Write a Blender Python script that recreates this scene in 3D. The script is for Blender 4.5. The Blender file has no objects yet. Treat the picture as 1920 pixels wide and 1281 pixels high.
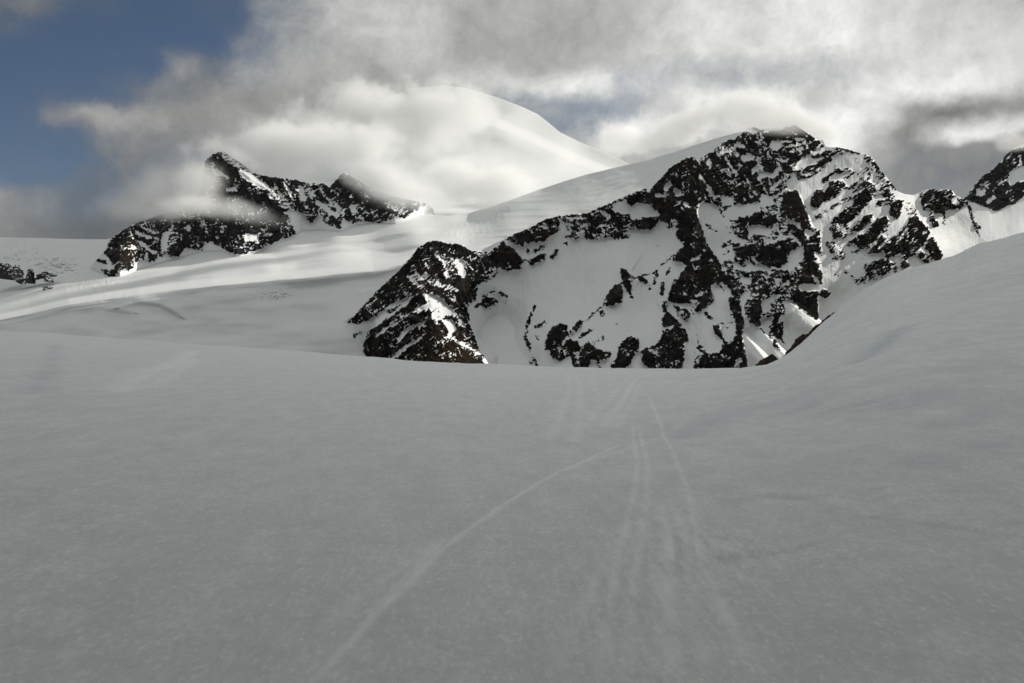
import bpy, math, random
import numpy as np

# ------------------------------------------------------------------ basics
F = 1707.0            # focal length in photo pixels (32 mm on 36 mm film, 1920 px wide)
CX, CY = 960.0, 640.5
R = math.radians
scene = bpy.context.scene
col = scene.collection
SUN_AZ, SUN_EL = 50.0, 27.0      # degrees right of the view axis, degrees above the horizon


def ray(px, py):
    return (px - CX) / F, (CY - py) / F


def at(px, py, D):
    a, b = ray(px, py)
    return (a * D, D, b * D)


# ------------------------------------------------------------------ noise
def _hash(ix, iy, seed):
    h = (ix.astype(np.int64) * 374761393 + iy.astype(np.int64) * 668265263 + seed * 144665) & 0xFFFFFFFF
    h = ((h ^ (h >> 13)) * 1274126177) & 0xFFFFFFFF
    h = h ^ (h >> 16)
    return (h & 0xFFFF) / 65535.0


def perlin(x, y, seed=0):
    x0 = np.floor(x); y0 = np.floor(y)
    fx = x - x0; fy = y - y0
    ux = fx * fx * fx * (fx * (fx * 6 - 15) + 10); uy = fy * fy * fy * (fy * (fy * 6 - 15) + 10)
    def g(dx, dy):
        a = _hash(x0 + dx, y0 + dy, seed) * 2 * np.pi
        return np.cos(a) * (fx - dx) + np.sin(a) * (fy - dy)
    n0 = g(0, 0) * (1 - ux) + g(1, 0) * ux
    n1 = g(0, 1) * (1 - ux) + g(1, 1) * ux
    return (n0 * (1 - uy) + n1 * uy) * 1.5


def fbm(x, y, octs=4, seed=0, gain=0.5):
    s = 0; a = 1; t = 0
    for i in range(octs):
        s = s + a * perlin(x * 2 ** i + 17.3 * i, y * 2 ** i - 9.1 * i, seed + i * 7)
        t += a; a *= gain
    return s / t


def ridged(x, y, octs=4, seed=0, gain=0.5):
    s = 0; a = 1; t = 0
    for i in range(octs):
        s = s + a * (1 - 2 * np.abs(perlin(x * 2 ** i + 5.3 * i, y * 2 ** i + 3.1 * i, seed + i * 7)))
        t += a; a *= gain
    return s / t


def rot(x, y, deg):
    c, s = math.cos(R(deg)), math.sin(R(deg))
    return x * c + y * s, -x * s + y * c


def blur(a, sig):
    if sig <= 0: return a
    r = int(3 * sig + 1)
    k = np.exp(-0.5 * (np.arange(-r, r + 1) / sig) ** 2); k /= k.sum()
    p = np.pad(a, ((r, r), (0, 0)), mode='edge')
    a = sum(k[i] * p[i:i + a.shape[0]] for i in range(2 * r + 1))
    p = np.pad(a, ((0, 0), (r, r)), mode='edge')
    return sum(k[i] * p[:, i:i + a.shape[1]] for i in range(2 * r + 1))


def sstep(a, b, x):
    t = np.clip((x - a) / (b - a), 0, 1)
    return t * t * (3 - 2 * t)


# ------------------------------------------------------------------ rock / snow cover map
# hand-surveyed outcrops; where the rock breaks through the snow of the far slopes
MW, MH = 2000, 760
cover = np.zeros((MH, MW), np.float32)       # 0 snow .. 1 rock
brown = np.zeros((MH, MW), np.float32)
TILE = {'A': (1100, 200), 'B': (620, 400), 'C': (1000, 400), 'D': (1420, 200), 'E': (0, 250), 'F': (350, 200), 'P': (0, 0)}
_t = ['A']


def tile(k): _t[0] = k


def conv(pts):
    ox, oy = TILE[_t[0]]
    s = 1.0 if _t[0] == 'P' else 3.84
    return np.array([(ox + x / s, oy + y / s) for x, y in pts], float)


def P(v, *pts, arr=None):
    a = cover if arr is None else arr
    p = conv(pts)
    x0, y0 = np.maximum(np.floor(p.min(0)).astype(int), 0); x1, y1 = np.ceil(p.max(0)).astype(int) + 1
    x1 = min(x1, MW); y1 = min(y1, MH)
    if x1 <= x0 or y1 <= y0: return
    xx, yy = np.meshgrid(np.arange(x0, x1) + .5, np.arange(y0, y1) + .5)
    ins = np.zeros(xx.shape, bool)
    n = len(p)
    for i in range(n):
        xa, ya = p[i]; xb, yb = p[(i + 1) % n]
        if ya == yb: continue
        c = ((ya > yy) != (yb > yy)) & (xx < (xb - xa) * (yy - ya) / (yb - ya) + xa)
        ins ^= c
    a[y0:y1, x0:x1][ins] = v


def S(v, w, *pts, arr=None):
    a = cover if arr is None else arr
    p = conv(pts); w = w / (1.0 if _t[0] == 'P' else 3.84) / 2
    x0, y0 = np.maximum(np.floor(p.min(0) - w).astype(int), 0); x1, y1 = np.ceil(p.max(0) + w).astype(int) + 1
    x1 = min(x1, MW); y1 = min(y1, MH)
    xx, yy = np.meshgrid(np.arange(x0, x1) + .5, np.arange(y0, y1) + .5)
    dmin = np.full(xx.shape, 1e9)
    for i in range(len(p) - 1):
        d = p[i + 1] - p[i]; L = max((d ** 2).sum(), 1e-6)
        t = np.clip(((xx - p[i, 0]) * d[0] + (yy - p[i, 1]) * d[1]) / L, 0, 1)
        dd = np.hypot(xx - p[i, 0] - t * d[0], yy - p[i, 1] - t * d[1])
        prof = w * (1 - 0.5 * abs((i + 0.5) / (len(p) - 1) - 0.5))
        dmin = np.minimum(dmin, dd - prof)
    a[y0:y1, x0:x1][dmin < 0] = v


# ---- main mountain, right face (diagonal strata)
tile('D')
P(.16, (495, 290), (640, 305), (820, 360), (1010, 610), (1060, 640), (1180, 720), (1340, 1080), (900, 1230), (760, 1279), (500, 1279), (440, 1000), (330, 600), (290, 420))
S(.85, 34, (400, 362), (500, 340), (610, 325)); S(.85, 26, (560, 300), (660, 318), (740, 335))
S(.9, 50, (290, 480), (400, 440), (510, 385)); S(.8, 26, (290, 520), (400, 490), (450, 460))
S(.8, 34, (480, 530), (560, 470), (670, 450)); S(.6, 24, (620, 520), (700, 480), (780, 470)); S(.7, 24, (640, 590), (720, 560), (760, 520))
P(.98, (380, 660), (430, 600), (500, 600), (530, 540), (600, 530), (640, 570), (590, 630), (500, 680), (430, 730), (390, 720))
S(.75, 24, (420, 800), (500, 750), (620, 680), (700, 650))
P(.97, (520, 840), (600, 760), (690, 700), (700, 640), (760, 590), (820, 620), (820, 670), (740, 760), (640, 850))
S(.8, 60, (780, 560), (850, 610)); S(.6, 40, (700, 600), (760, 590))
P(.97, (650, 930), (700, 850), (790, 780), (835, 770), (820, 830), (740, 890))
P(.97, (625, 1010), (690, 950), (800, 900), (850, 820), (930, 780), (955, 850), (890, 950), (800, 1010), (750, 1030), (700, 990))
P(.9, (790, 1060), (880, 960), (980, 910), (1010, 960), (930, 1040), (850, 1060))
S(.6, 60, (545, 880), (630, 870)); S(.75, 50, (560, 930), (625, 920)); S(.55, 60, (530, 990), (560, 1080)); S(.55, 50, (590, 1020), (620, 1080))
S(.8, 26, (820, 375), (880, 450), (930, 520), (1000, 600)); S(.6, 50, (790, 370), (830, 420)); S(.6, 40, (880, 500), (980, 590)); S(.5, 40, (800, 450), (860, 480))
S(.5, 50, (780, 490), (800, 500)); S(.6, 70, (880, 580), (950, 640)); S(.7, 40, (870, 700), (960, 680))
P(.92, (960, 700), (990, 670), (1050, 670), (1040, 760), (1010, 810), (950, 780))
P(.93, (1130, 700), (1170, 790), (1250, 890), (1210, 980), (1130, 1070), (1070, 1100), (1035, 1060), (930, 1100), (910, 1040), (1000, 920), (1080, 850))
S(.1, 18, (880, 1020), (1040, 850), (1060, 720)); S(.15, 16, (940, 850), (860, 960), (790, 1040)); S(.2, 14, (1080, 880), (1000, 990))
P(.97, (1205, 1020), (1260, 900), (1310, 930), (1335, 990), (1355, 1060), (1310, 1085), (1240, 1050))
S(.9, 50, (1180, 1060), (1215, 1100)); S(.9, 40, (1250, 1080), (1300, 1095))
P(.9, (770, 1150), (830, 1110), (900, 1100), (975, 1120), (960, 1180), (880, 1240), (800, 1255), (780, 1200)); S(.6, 50, (720, 1270), (800, 1240), (870, 1230))
P(.9, (1030, 1110), (1060, 1085), (1075, 1125), (1105, 1150), (1040, 1165)); S(.8, 26, (990, 1140), (1000, 1180)); S(.6, 22, (680, 1050), (740, 1030))
S(.4, 30, (640, 1190), (700, 1250)); S(.5, 20, (570, 1210), (590, 1215)); S(.6, 16, (480, 1150), (500, 1200)); S(.8, 24, (420, 790), (470, 780))
# knob on the ridge, and the col
P(.05, (1060, 640), (1130, 640), (1180, 700), (1230, 800), (1600, 960), (1340, 1080), (1250, 900), (1160, 800))
P(.88, (1165, 640), (1230, 595), (1400, 600), (1440, 655), (1500, 690), (1460, 740), (1400, 735), (1340, 765), (1290, 770), (1230, 730), (1190, 750), (1180, 700))
S(.75, 50, (1250, 790), (1285, 850)); S(.7, 22, (1350, 770), (1340, 840)); S(.9, 24, (1480, 660), (1530, 730), (1540, 790), (1580, 860), (1605, 880)); S(.8, 14, (1540, 790), (1570, 880), (1600, 930))
P(.1, (1400, 650), (1450, 670), (1440, 700), (1400, 690)); S(.5, 60, (1090, 720), (1130, 780))
# ---- far right peak
P(.97, (1490, 660), (1560, 570), (1620, 500), (1700, 450), (1760, 390), (1800, 330), (1850, 300), (2100, 260), (2100, 600), (1920, 640), (1870, 690), (1800, 715), (1730, 752), (1680, 742), (1620, 715), (1560, 700))
P(0, (1575, 600), (1650, 590), (1640, 640), (1580, 645)); P(.05, (1815, 470), (1860, 440), (2000, 430), (2000, 520), (1880, 540), (1830, 575), (1800, 530))
S(.1, 30, (1660, 690), (1700, 660)); S(.2, 18, (1890, 350), (1900, 430)); S(.2, 14, (1620, 570), (1665, 540)); S(.3, 16, (1740, 560), (1790, 530))
# ---- main mountain, upper part
tile('A')
P(.6, (930, 640), (1420, 560), (1570, 700), (1610, 840), (1680, 900), (1700, 1279), (930, 1279), (960, 1140), (1100, 1000))
P(.84, (810, 380), (920, 310), (960, 265), (1030, 235), (1100, 200), (1150, 165), (1210, 145), (1300, 180), (1400, 160), (1500, 130), (1600, 195), (1725, 290), (1620, 330), (1540, 380), (1500, 450), (1440, 560), (1420, 640), (1350, 640), (1270, 620), (1180, 600), (1100, 620), (1060, 680), (960, 720), (930, 600), (850, 500))
P(0, (1312, 275), (1335, 245), (1395, 243), (1410, 285), (1365, 322), (1325, 305)); P(.1, (960, 320), (1010, 290), (1030, 320), (980, 340)); S(.15, 22, (1085, 275), (1135, 290))
P(0, (1110, 360), (1180, 330), (1215, 372), (1130, 402)); P(0, (1180, 450), (1240, 415), (1255, 440), (1195, 485)); S(.15, 22, (1000, 370), (1040, 430), (1080, 490)); S(.2, 20, (1060, 300), (1085, 345)); S(.15, 16, (1100, 400), (1110, 430))
P(.05, (1220, 510), (1270, 460), (1330, 480), (1380, 430), (1405, 450), (1350, 520), (1300, 500), (1240, 530)); S(.1, 26, (1330, 600), (1390, 540)); S(.15, 18, (1365, 370), (1400, 385), (1445, 400)); S(.25, 26, (1160, 170), (1220, 180)); S(.2, 18, (870, 400), (885, 420)); S(.3, 14, (1420, 300), (1620, 250)); S(.3, 12, (1450, 330), (1600, 290)); S(.3, 12, (1440, 260), (1560, 230)); S(.35, 12, (1180, 230), (1220, 220)); S(.2, 22, (940, 330), (955, 345)); S(.2, 14, (1160, 520), (1180, 600)); S(.3, 12, (1000, 470), (1040, 500))
P(.98, (1430, 620), (1520, 600), (1560, 700), (1615, 840), (1585, 905), (1500, 840), (1420, 800), (1390, 740)); P(1, (1430, 620), (1520, 600), (1560, 700), (1615, 840), (1585, 905), (1500, 840), (1420, 800), arr=brown)
P(.97, (1080, 640), (1200, 620), (1240, 680), (1170, 700), (1080, 700)); P(0, (1250, 630), (1290, 640), (1350, 655), (1340, 710), (1275, 722), (1260, 680)); S(.05, 20, (1345, 655), (1390, 630), (1420, 605)); P(.05, (960, 640), (1060, 660), (1060, 690), (980, 720))
P(.03, (970, 770), (1080, 705), (1230, 690), (1245, 740), (1180, 775), (1110, 800), (1010, 825)); S(.05, 20, (1240, 740), (1280, 760))
P(.9, (1100, 790), (1160, 800), (1165, 890), (1135, 935), (1100, 880)); P(.9, (1170, 790), (1260, 750), (1330, 770), (1390, 800), (1340, 860), (1250, 850), (1180, 840))
P(.05, (1165, 860), (1250, 850), (1340, 880), (1330, 915), (1280, 930), (1210, 930), (1170, 960)); P(.05, (1020, 900), (1090, 940), (1150, 970), (1100, 1020), (1050, 960)); S(.95, 46, (1210, 940), (1260, 945)); S(.05, 22, (1350, 850), (1390, 910), (1410, 950)); S(.1, 24, (1300, 980), (1400, 950), (1480, 930)); S(0, 10, (1400, 840), (1450, 900), (1540, 990)); P(.95, (1430, 840), (1500, 850), (1540, 900), (1580, 960), (1560, 980), (1480, 910))
S(.1, 40, (1590, 905), (1640, 925)); S(.1, 30, (1450, 820), (1530, 850)); 
P(.97, (1110, 1010), (1200, 985), (1300, 1000), (1400, 965), (1500, 985), (1545, 1000), (1440, 1060), (1440, 1120), (1380, 1160), (1280, 1140), (1200, 1100), (1130, 1100), (1090, 1150), (1050, 1080)); S(.3, 14, (1180, 1100), (1240, 1060)); 
P(.02, (1550, 1005), (1590, 1010), (1560, 1100), (1480, 1170), (1410, 1215), (1370, 1180), (1445, 1120), (1460, 1060))
P(.97, (1560, 980), (1610, 940), (1680, 900), (1680, 1050), (1640, 1100), (1700, 1279), (1380, 1279), (1420, 1220), (1520, 1150), (1570, 1080)); S(.2, 22, (1640, 1050), (1680, 1100)); S(.2, 24, (1630, 1220), (1660, 1260))
P(.03, (1150, 1150), (1260, 1140), (1370, 1200), (1330, 1250), (1200, 1230)); S(.1, 30, (1190, 1160), (1150, 1120)); P(.05, (1110, 1230), (1170, 1230), (1190, 1279), (1120, 1279)); S(.1, 30, (1150, 1160), (1140, 1200))
# right gully snow
P(.08, (800, 710), (850, 700), (920, 720), (970, 790), (1010, 900), (1060, 970), (1105, 1010), (1100, 1090), (960, 1115), (930, 1080), (880, 1000), (840, 900)); S(.75, 24, (960, 740), (1000, 830), (1040, 920)); S(.5, 26, (860, 850), (930, 900)); S(.5, 40, (980, 1000), (1030, 980)); S(.5, 30, (990, 1060), (1020, 1040)); P(.9, (1050, 970), (1100, 980), (1120, 1060), (1080, 1120), (1060, 1060))
# pyramid and its rib
P(1, (470, 580), (520, 530), (600, 440), (680, 390), (730, 365), (770, 360), (800, 400), (850, 480), (930, 600), (965, 720), (900, 700), (850, 690), (800, 705), (795, 760), (820, 850), (850, 930), (880, 1010), (930, 1080), (970, 1140), (950, 1279), (760, 1279), (640, 1279), (600, 1230), (700, 1120), (650, 1080), (700, 1020), (690, 985), (640, 950), (650, 880), (610, 840), (540, 830), (530, 760), (480, 720), (430, 690), (440, 620))
P(1, (680, 390), (770, 370), (800, 440), (760, 520), (700, 480), arr=brown)
P(0, (600, 530), (622, 560), (570, 610), (550, 580)); P(.05, (635, 590), (680, 600), (685, 650), (640, 640), (610, 600)); S(0, 9, (780, 430), (850, 530), (930, 660)); S(.05, 24, (870, 590), (925, 660)); S(.1, 12, (700, 690), (750, 730)); S(0, 14, (960, 770), (1010, 840), (1040, 900)); S(.1, 26, (560, 640), (500, 640)); S(.1, 18, (630, 720), (670, 690)); S(.3, 18, (560, 850), (660, 820)); S(.15, 20, (820, 500), (860, 560)); S(.1, 24, (730, 1110), (820, 1080)); P(.1, (560, 1130), (620, 1080), (700, 1110), (640, 1180), (560, 1180)); S(.05, 14, (760, 990), (775, 1020)); S(.1, 30, (600, 1230), (660, 1200))
# left ridge band
P(.88, (-60, 790), (110, 715), (280, 645), (430, 588), (440, 620), (430, 690), (480, 720), (530, 760), (540, 825), (460, 885), (380, 890), (350, 860), (300, 900), (200, 930), (40, 970), (-60, 930))
P(.12, (190, 705), (270, 668), (320, 720), (335, 775), (250, 770), (180, 745)); P(.15, (330, 700), (420, 690), (530, 775), (470, 800), (400, 790), (340, 830), (310, 800)); S(.2, 18, (100, 750), (150, 800)); S(.2, 16, (60, 850), (160, 860)); S(.9, 26, (210, 930), (300, 935)); S(.4, 20, (500, 1000), (545, 1020)); S(.6, 40, (590, 860), (650, 830))
# ---- main mountain, lower part
tile('C')
P(.7, (1400, 480), (1500, 420), (1920, 400), (1920, 680), (1820, 640), (1800, 880), (1850, 960), (1700, 900), (1560, 780), (1500, 700))
P(1, (625, 398), (680, 415), (735, 462), (705, 510), (720, 640), (690, 580), (650, 520), (640, 650), (560, 660), (505, 665), (520, 610), (570, 530), (640, 490)); S(.9, 8, (580, 395), (640, 395), (690, 390)); S(.7, 20, (510, 660), (450, 710), (380, 770), (300, 830)); S(.8, 34, (480, 690), (500, 730)); S(.05, 14, (640, 500), (650, 560)); S(.05, 12, (700, 470), (740, 450))
S(.9, 14, (730, 465), (800, 445), (870, 430), (930, 370), (1060, 260)); S(.85, 34, (770, 470), (820, 500)); S(.8, 22, (830, 510), (840, 550)); S(.8, 28, (890, 430), (870, 510)); S(.9, 34, (930, 500), (930, 590)); S(.9, 24, (960, 440), (980, 400)); S(.5, 16, (780, 520), (770, 540))
P(.97, (1050, 262), (1200, 260), (1280, 300), (1340, 400), (1420, 480), (1440, 620), (1400, 600), (1350, 540), (1290, 480), (1280, 560), (1310, 620), (1240, 680), (1130, 660), (1020, 650), (965, 630), (1000, 500), (1060, 470), (1110, 380), (1000, 335))
P(.03, (1000, 370), (1050, 345), (1110, 372), (1060, 430), (1040, 480), (1000, 460), (1020, 420)); P(.03, (960, 460), (1010, 470), (985, 560), (960, 620), (935, 600)); S(.1, 22, (1140, 340), (1200, 310)); S(.1, 28, (1170, 590), (1215, 575)); S(.2, 16, (1000, 340), (970, 350)); S(.2, 40, (1310, 520), (1330, 640)); S(.1, 50, (1350, 600), (1380, 740))
P(.97, (80, 990), (80, 940), (110, 850), (190, 790), (250, 800), (240, 880), (200, 960), (110, 985)); P(.95, (110, 990), (200, 970), (250, 900), (330, 930), (330, 1000), (290, 1010), (200, 1065), (130, 1040)); P(.97, (330, 960), (400, 920), (440, 970), (560, 1000), (540, 1060), (420, 1050), (390, 1120), (330, 1120)); S(.75, 44, (260, 870), (340, 790)); S(.6, 34, (340, 890), (390, 850), (460, 830)); S(.5, 40, (440, 930), (500, 900))
P(.97, (600, 1040), (620, 940), (700, 880), (765, 900), (760, 990), (700, 1080), (650, 1120), (540, 1120)); S(.9, 40, (290, 1030), (310, 1110)); S(.8, 30, (460, 1060), (480, 1110)); S(.3, 20, (580, 800), (700, 780)); S(.8, 16, (200, 800), (140, 850)); S(.5, 40, (20, 820), (80, 790)); S(.6, 20, (20, 900), (40, 880))
S(.3, 14, (700, 690), (730, 750)); S(.3, 12, (780, 650), (790, 700)); S(.3, 12, (820, 650), (815, 700))
S(.9, 40, (945, 640), (950, 700)); P(.95, (925, 740), (1000, 700), (1080, 800), (1125, 900), (1100, 1000), (1070, 1120), (840, 1120), (770, 1060), (770, 980), (880, 950), (930, 880)); P(.9, (1000, 660), (1110, 690), (1140, 760), (1110, 780), (1040, 730)); S(.02, 36, (970, 690), (1040, 750), (1110, 840), (1150, 920), (1180, 1010)); S(.1, 20, (700, 1110), (780, 1020)); S(.1, 20, (950, 830), (1000, 820)); S(.3, 40, (1150, 640), (1150, 720)); S(.8, 50, (1190, 690), (1260, 640)); S(.7, 30, (1240, 720), (1280, 760)); S(.4, 20, (830, 980), (880, 1010)); S(.3, 20, (1180, 850), (1190, 950)); S(.6, 40, (1190, 960), (1230, 1000)); S(.1, 40, (1110, 950), (1100, 1110))
P(.96, (1150, 1120), (1170, 1040), (1250, 1010), (1340, 1000), (1370, 930), (1300, 850), (1290, 800), (1440, 780), (1470, 860), (1400, 620), (1440, 540), (1520, 760), (1505, 880), (1550, 1120)); P(.05, (1340, 810), (1450, 790), (1460, 880), (1410, 940), (1370, 910)); S(.6, 20, (1360, 830), (1420, 820)); S(.1, 30, (1460, 1090), (1490, 1050)); S(.2, 24, (1340, 700), (1420, 730)); S(.1, 60, (1230, 900), (1290, 960)); S(.2, 14, (1190, 1000), (1180, 1080))
P(.02, (1490, 600), (1560, 550), (1565, 590), (1520, 640), (1525, 750), (1500, 700)); P(.03, (1640, 650), (1740, 580), (1765, 605), (1700, 640), (1725, 680), (1655, 720)); P(.03, (1630, 770), (1735, 740), (1740, 790), (1700, 830), (1690, 900), (1640, 810)); P(.97, (1560, 640), (1640, 620), (1640, 760), (1630, 830), (1560, 780), (1530, 700)); S(.05, 50, (1510, 480), (1550, 490)); S(.05, 22, (1680, 390), (1700, 430)); P(.97, (1740, 740), (1810, 700), (1810, 900), (1740, 880), (1700, 830)); S(.1, 24, (1770, 780), (1790, 740)); S(.05, 36, (1390, 540), (1410, 590)); S(.1, 20, (1370, 520), (1350, 500)); S(.1, 26, (1460, 360), (1480, 400)); S(.1, 24, (1800, 520), (1830, 500))
P(0, (1500, 870), (1530, 890), (1600, 980), (1660, 1050), (1610, 1120), (1550, 1120)); P(0, (1518, 755), (1560, 800), (1660, 900), (1760, 980), (1840, 1030), (1740, 1080), (1640, 1060), (1540, 900)); P(0, (1735, 885), (1860, 985), (1830, 1030), (1740, 950)); P(0, (1820, 610), (1930, 690), (2050, 780), (1930, 920), (1850, 990), (1800, 900), (1810, 700)); S(.9, 24, (1730, 900), (1740, 950), (1770, 970))
P(.97, (1900, 690), (1990, 640), (2060, 660), (2050, 790), (1960, 700)); P(1, (1880, 560), (2060, 560), (2060, 760), (1990, 740), (1880, 650)); P(0, (2050, 540), (2100, 560), (2300, 500), (2300, 700), (2120, 820), (2055, 780)); P(.95, (2060, 560), (2100, 540), (2150, 580), (2110, 620), (2060, 600))
S(.6, 8, (340, 340), (310, 420), (340, 460)); S(.4, 8, (300, 490), (400, 460), (530, 435)); S(.4, 8, (400, 505), (490, 480)); S(.6, 14, (880, 240), (930, 250)); S(.7, 30, (590, 175), (690, 165)); S(.3, 8, (270, 520), (310, 510))
# ---- near-left spur
tile('B')
S(.8, 30, (1470, 670), (1430, 760), (1400, 890), (1430, 960), (1450, 1030), (1490, 1110)); S(.8, 30, (1410, 1090), (1440, 1080)); S(.5, 30, (1480, 880), (1490, 900)); S(.5, 20, (1500, 800), (1540, 790))
P(.97, (110, 790), (330, 560), (480, 420), (590, 300), (620, 250), (700, 205), (790, 195), (850, 220), (900, 215), (960, 235), (1000, 265), (1010, 400), (1060, 540), (990, 680), (1005, 800), (1060, 960), (1100, 1040), (1115, 1130), (240, 1130), (235, 930), (270, 850), (380, 780), (330, 740), (200, 800))
P(1, (700, 800), (900, 850), (1090, 1090), (520, 1090), (600, 980), arr=brown); P(1, (650, 380), (760, 380), (760, 440), (680, 440), arr=brown)
P(.05, (120, 805), (200, 800), (330, 735), (420, 660), (520, 620), (600, 570), (560, 650), (430, 740), (330, 800), (200, 880), (130, 860)); S(.8, 26, (160, 890), (210, 860)); S(.85, 26, (410, 710), (500, 670)); S(.05, 24, (330, 880), (400, 830), (470, 790)); S(.05, 30, (490, 910), (560, 830), (640, 800)); S(.1, 18, (500, 740), (560, 730)); S(.03, 26, (450, 1040), (560, 950), (640, 900)); S(.05, 34, (630, 700), (690, 670)); S(.1, 14, (640, 830), (700, 750)); S(.15, 16, (590, 300), (480, 400), (370, 480)); S(.2, 12, (560, 330), (400, 470), (270, 590)); S(.2, 12, (330, 610), (200, 720)); S(.2, 20, (430, 950), (470, 960)); S(.3, 12, (390, 870), (420, 850))
P(.22, (665, 590), (730, 570), (830, 630), (880, 700), (910, 740), (840, 740), (760, 775), (740, 760), (700, 660)); P(.02, (790, 760), (880, 770), (912, 850), (860, 872), (830, 815)); S(.3, 26, (850, 880), (960, 950), (1070, 1000)); S(.45, 44, (570, 460), (680, 460), (790, 520), (900, 550)); P(.25, (890, 320), (1000, 345), (1000, 400), (960, 470), (915, 430), (900, 380)); S(.4, 34, (820, 340), (850, 450)); S(.25, 14, (870, 620), (910, 650)); S(.2, 20, (760, 300), (800, 330)); S(.2, 16, (880, 700), (940, 790)); S(.35, 24, (590, 380), (620, 440)); S(.2, 16, (560, 460), (660, 540)); S(.3, 14, (1000, 970), (1080, 1030)); S(.25, 16, (920, 790), (960, 820)); S(.3, 12, (820, 430), (840, 480))
P(.8, (980, 265), (1100, 270), (1170, 300), (1210, 420), (1150, 490), (1070, 500), (1040, 640), (980, 650), (970, 400)); P(1, (980, 450), (1060, 440), (1060, 560), (1000, 640), (980, 600)); P(1, (1150, 270), (1240, 205), (1300, 240), (1395, 340), (1370, 400), (1280, 420), (1200, 390), (1150, 370)); S(.2, 10, (1260, 225), (1320, 250)); S(.4, 20, (1120, 450), (1230, 430))
P(.96, (1250, 190), (1330, 150), (1450, 90), (1560, 35), (1640, 18), (1650, 120), (1540, 200), (1400, 215), (1385, 245), (1310, 210)); P(.72, (1640, 15), (1800, 0), (1920, -20), (1920, 180), (1840, 170), (1760, 200), (1700, 110)); S(.1, 26, (1520, 90), (1560, 110)); S(.1, 16, (1600, 90), (1640, 110)); S(.65, 40, (1420, 280), (1530, 240)); S(.95, 50, (1450, 350), (1530, 310)); S(.85, 34, (1590, 320), (1630, 270)); S(.5, 26, (1400, 330), (1430, 350)); S(.8, 26, (1700, 170), (1760, 170)); S(.6, 30, (1680, 220), (1720, 220)); S(.2, 18, (1700, 60), (1730, 130))
P(.9, (1090, 590), (1150, 600), (1210, 640), (1200, 670), (1130, 690), (1080, 660)); S(.85, 20, (1130, 580), (1180, 560)); S(.85, 26, (1210, 575), (1270, 600)); S(.85, 24, (1110, 640), (1040, 670)); S(.6, 14, (1175, 515), (1185, 535)); S(.5, 12, (1250, 660), (1290, 565)); S(.9, 22, (1190, 1092), (1300, 1065))
P(0, (1050, 905), (1110, 950), (1180, 990), (1160, 1130), (1115, 1130), (1100, 1040), (1070, 970))
# ---- left massif in the clouds
tile('E')
P(.9, (770, 790), (870, 700), (1000, 640), (1050, 560), (1250, 500), (1400, 300), (1920, 100), (1920, 810), (1780, 870), (1690, 877), (1620, 840), (1540, 795), (1470, 780), (1460, 845), (1330, 825), (1290, 893), (1220, 890), (1195, 855), (1170, 905), (1140, 870), (1120, 920), (1060, 930), (1010, 900), (960, 965), (920, 1000), (890, 980), (820, 1035), (760, 1030), (720, 980), (830, 980), (780, 900), (740, 860), (780, 820))
P(1, (880, 740), (980, 700), (1000, 900), (900, 960), (850, 850), arr=brown)
P(.03, (1180, 710), (1235, 690), (1215, 760), (1200, 840), (1165, 860), (1160, 760)); P(.1, (980, 770), (1050, 790), (1080, 830), (1150, 860), (1100, 870), (1020, 820)); S(.1, 26, (980, 720), (1080, 750)); S(.15, 22, (940, 830), (1000, 830)); S(.3, 24, (1060, 690), (1110, 720)); S(.3, 20, (1240, 630), (1290, 640)); S(.3, 16, (1200, 700), (1280, 720)); S(.3, 14, (1340, 690), (1380, 680)); S(.2, 16, (1050, 860), (1060, 930)); S(.9, 30, (670, 905), (760, 930)); S(.5, 50, (640, 1000), (680, 1030)); S(.2, 8, (780, 860), (830, 870)); S(.3, 12, (1560, 750), (1640, 750))
tile('F')
P(.92, (130, 400), (170, 350), (260, 320), (350, 380), (480, 480), (600, 500), (700, 510), (800, 525), (870, 550), (980, 550), (1030, 580), (1080, 520), (1130, 470), (1300, 560), (1450, 620), (1600, 660), (1740, 705), (1620, 765), (1560, 808), (1500, 785), (1440, 832), (1360, 832), (1240, 822), (1200, 848), (1120, 800), (1112, 882), (1010, 850), (940, 790), (900, 832), (870, 812), (780, 742), (690, 760), (740, 790), (785, 920), (690, 950), (540, 1020), (440, 1052), (340, 1067), (290, 1035), (190, 990), (110, 960), (100, 700))
P(0, (370, 450), (440, 475), (560, 540), (615, 600), (560, 600), (480, 560), (400, 505)); P(.02, (170, 440), (220, 450), (305, 505), (290, 522), (220, 490)); S(.1, 24, (290, 600), (350, 600)); P(.5, (260, 330), (350, 380), (480, 480), (430, 480), (330, 420), (250, 370)); S(.5, 60, (620, 600), (720, 710)); S(.1, 14, (540, 690), (560, 700)); S(.2, 20, (590, 640), (620, 660))
P(.5, (760, 560), (860, 570), (930, 620), (900, 680), (930, 740), (1050, 780), (1010, 840), (900, 760), (840, 720), (790, 640)); S(.03, 40, (820, 590), (840, 660), (900, 690)); S(.03, 40, (940, 690), (1010, 740), (1080, 780)); S(.1, 16, (700, 540), (770, 680)); S(.1, 14, (960, 580), (1010, 660), (1100, 760)); S(.9, 60, (880, 690), (920, 760)); S(.1, 14, (1060, 680), (1130, 780)); P(.03, (1180, 705), (1235, 700), (1215, 760), (1185, 765)); S(.95, 40, (870, 780), (895, 820)); S(.1, 30, (780, 760), (850, 790)); P(.03, (410, 915), (530, 920), (510, 970), (420, 972)); S(.1, 20, (570, 920), (610, 915)); S(.15, 8, (730, 800), (735, 930)); S(.2, 10, (200, 940), (300, 942)); S(.3, 16, (250, 870), (280, 860)); S(.1, 20, (0, 870), (20, 880)); S(.4, 40, (1450, 700), (1560, 760)); S(.5, 20, (1600, 680), (1680, 720)); S(.3, 20, (980, 700), (1090, 720))
tile('P')

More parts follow.
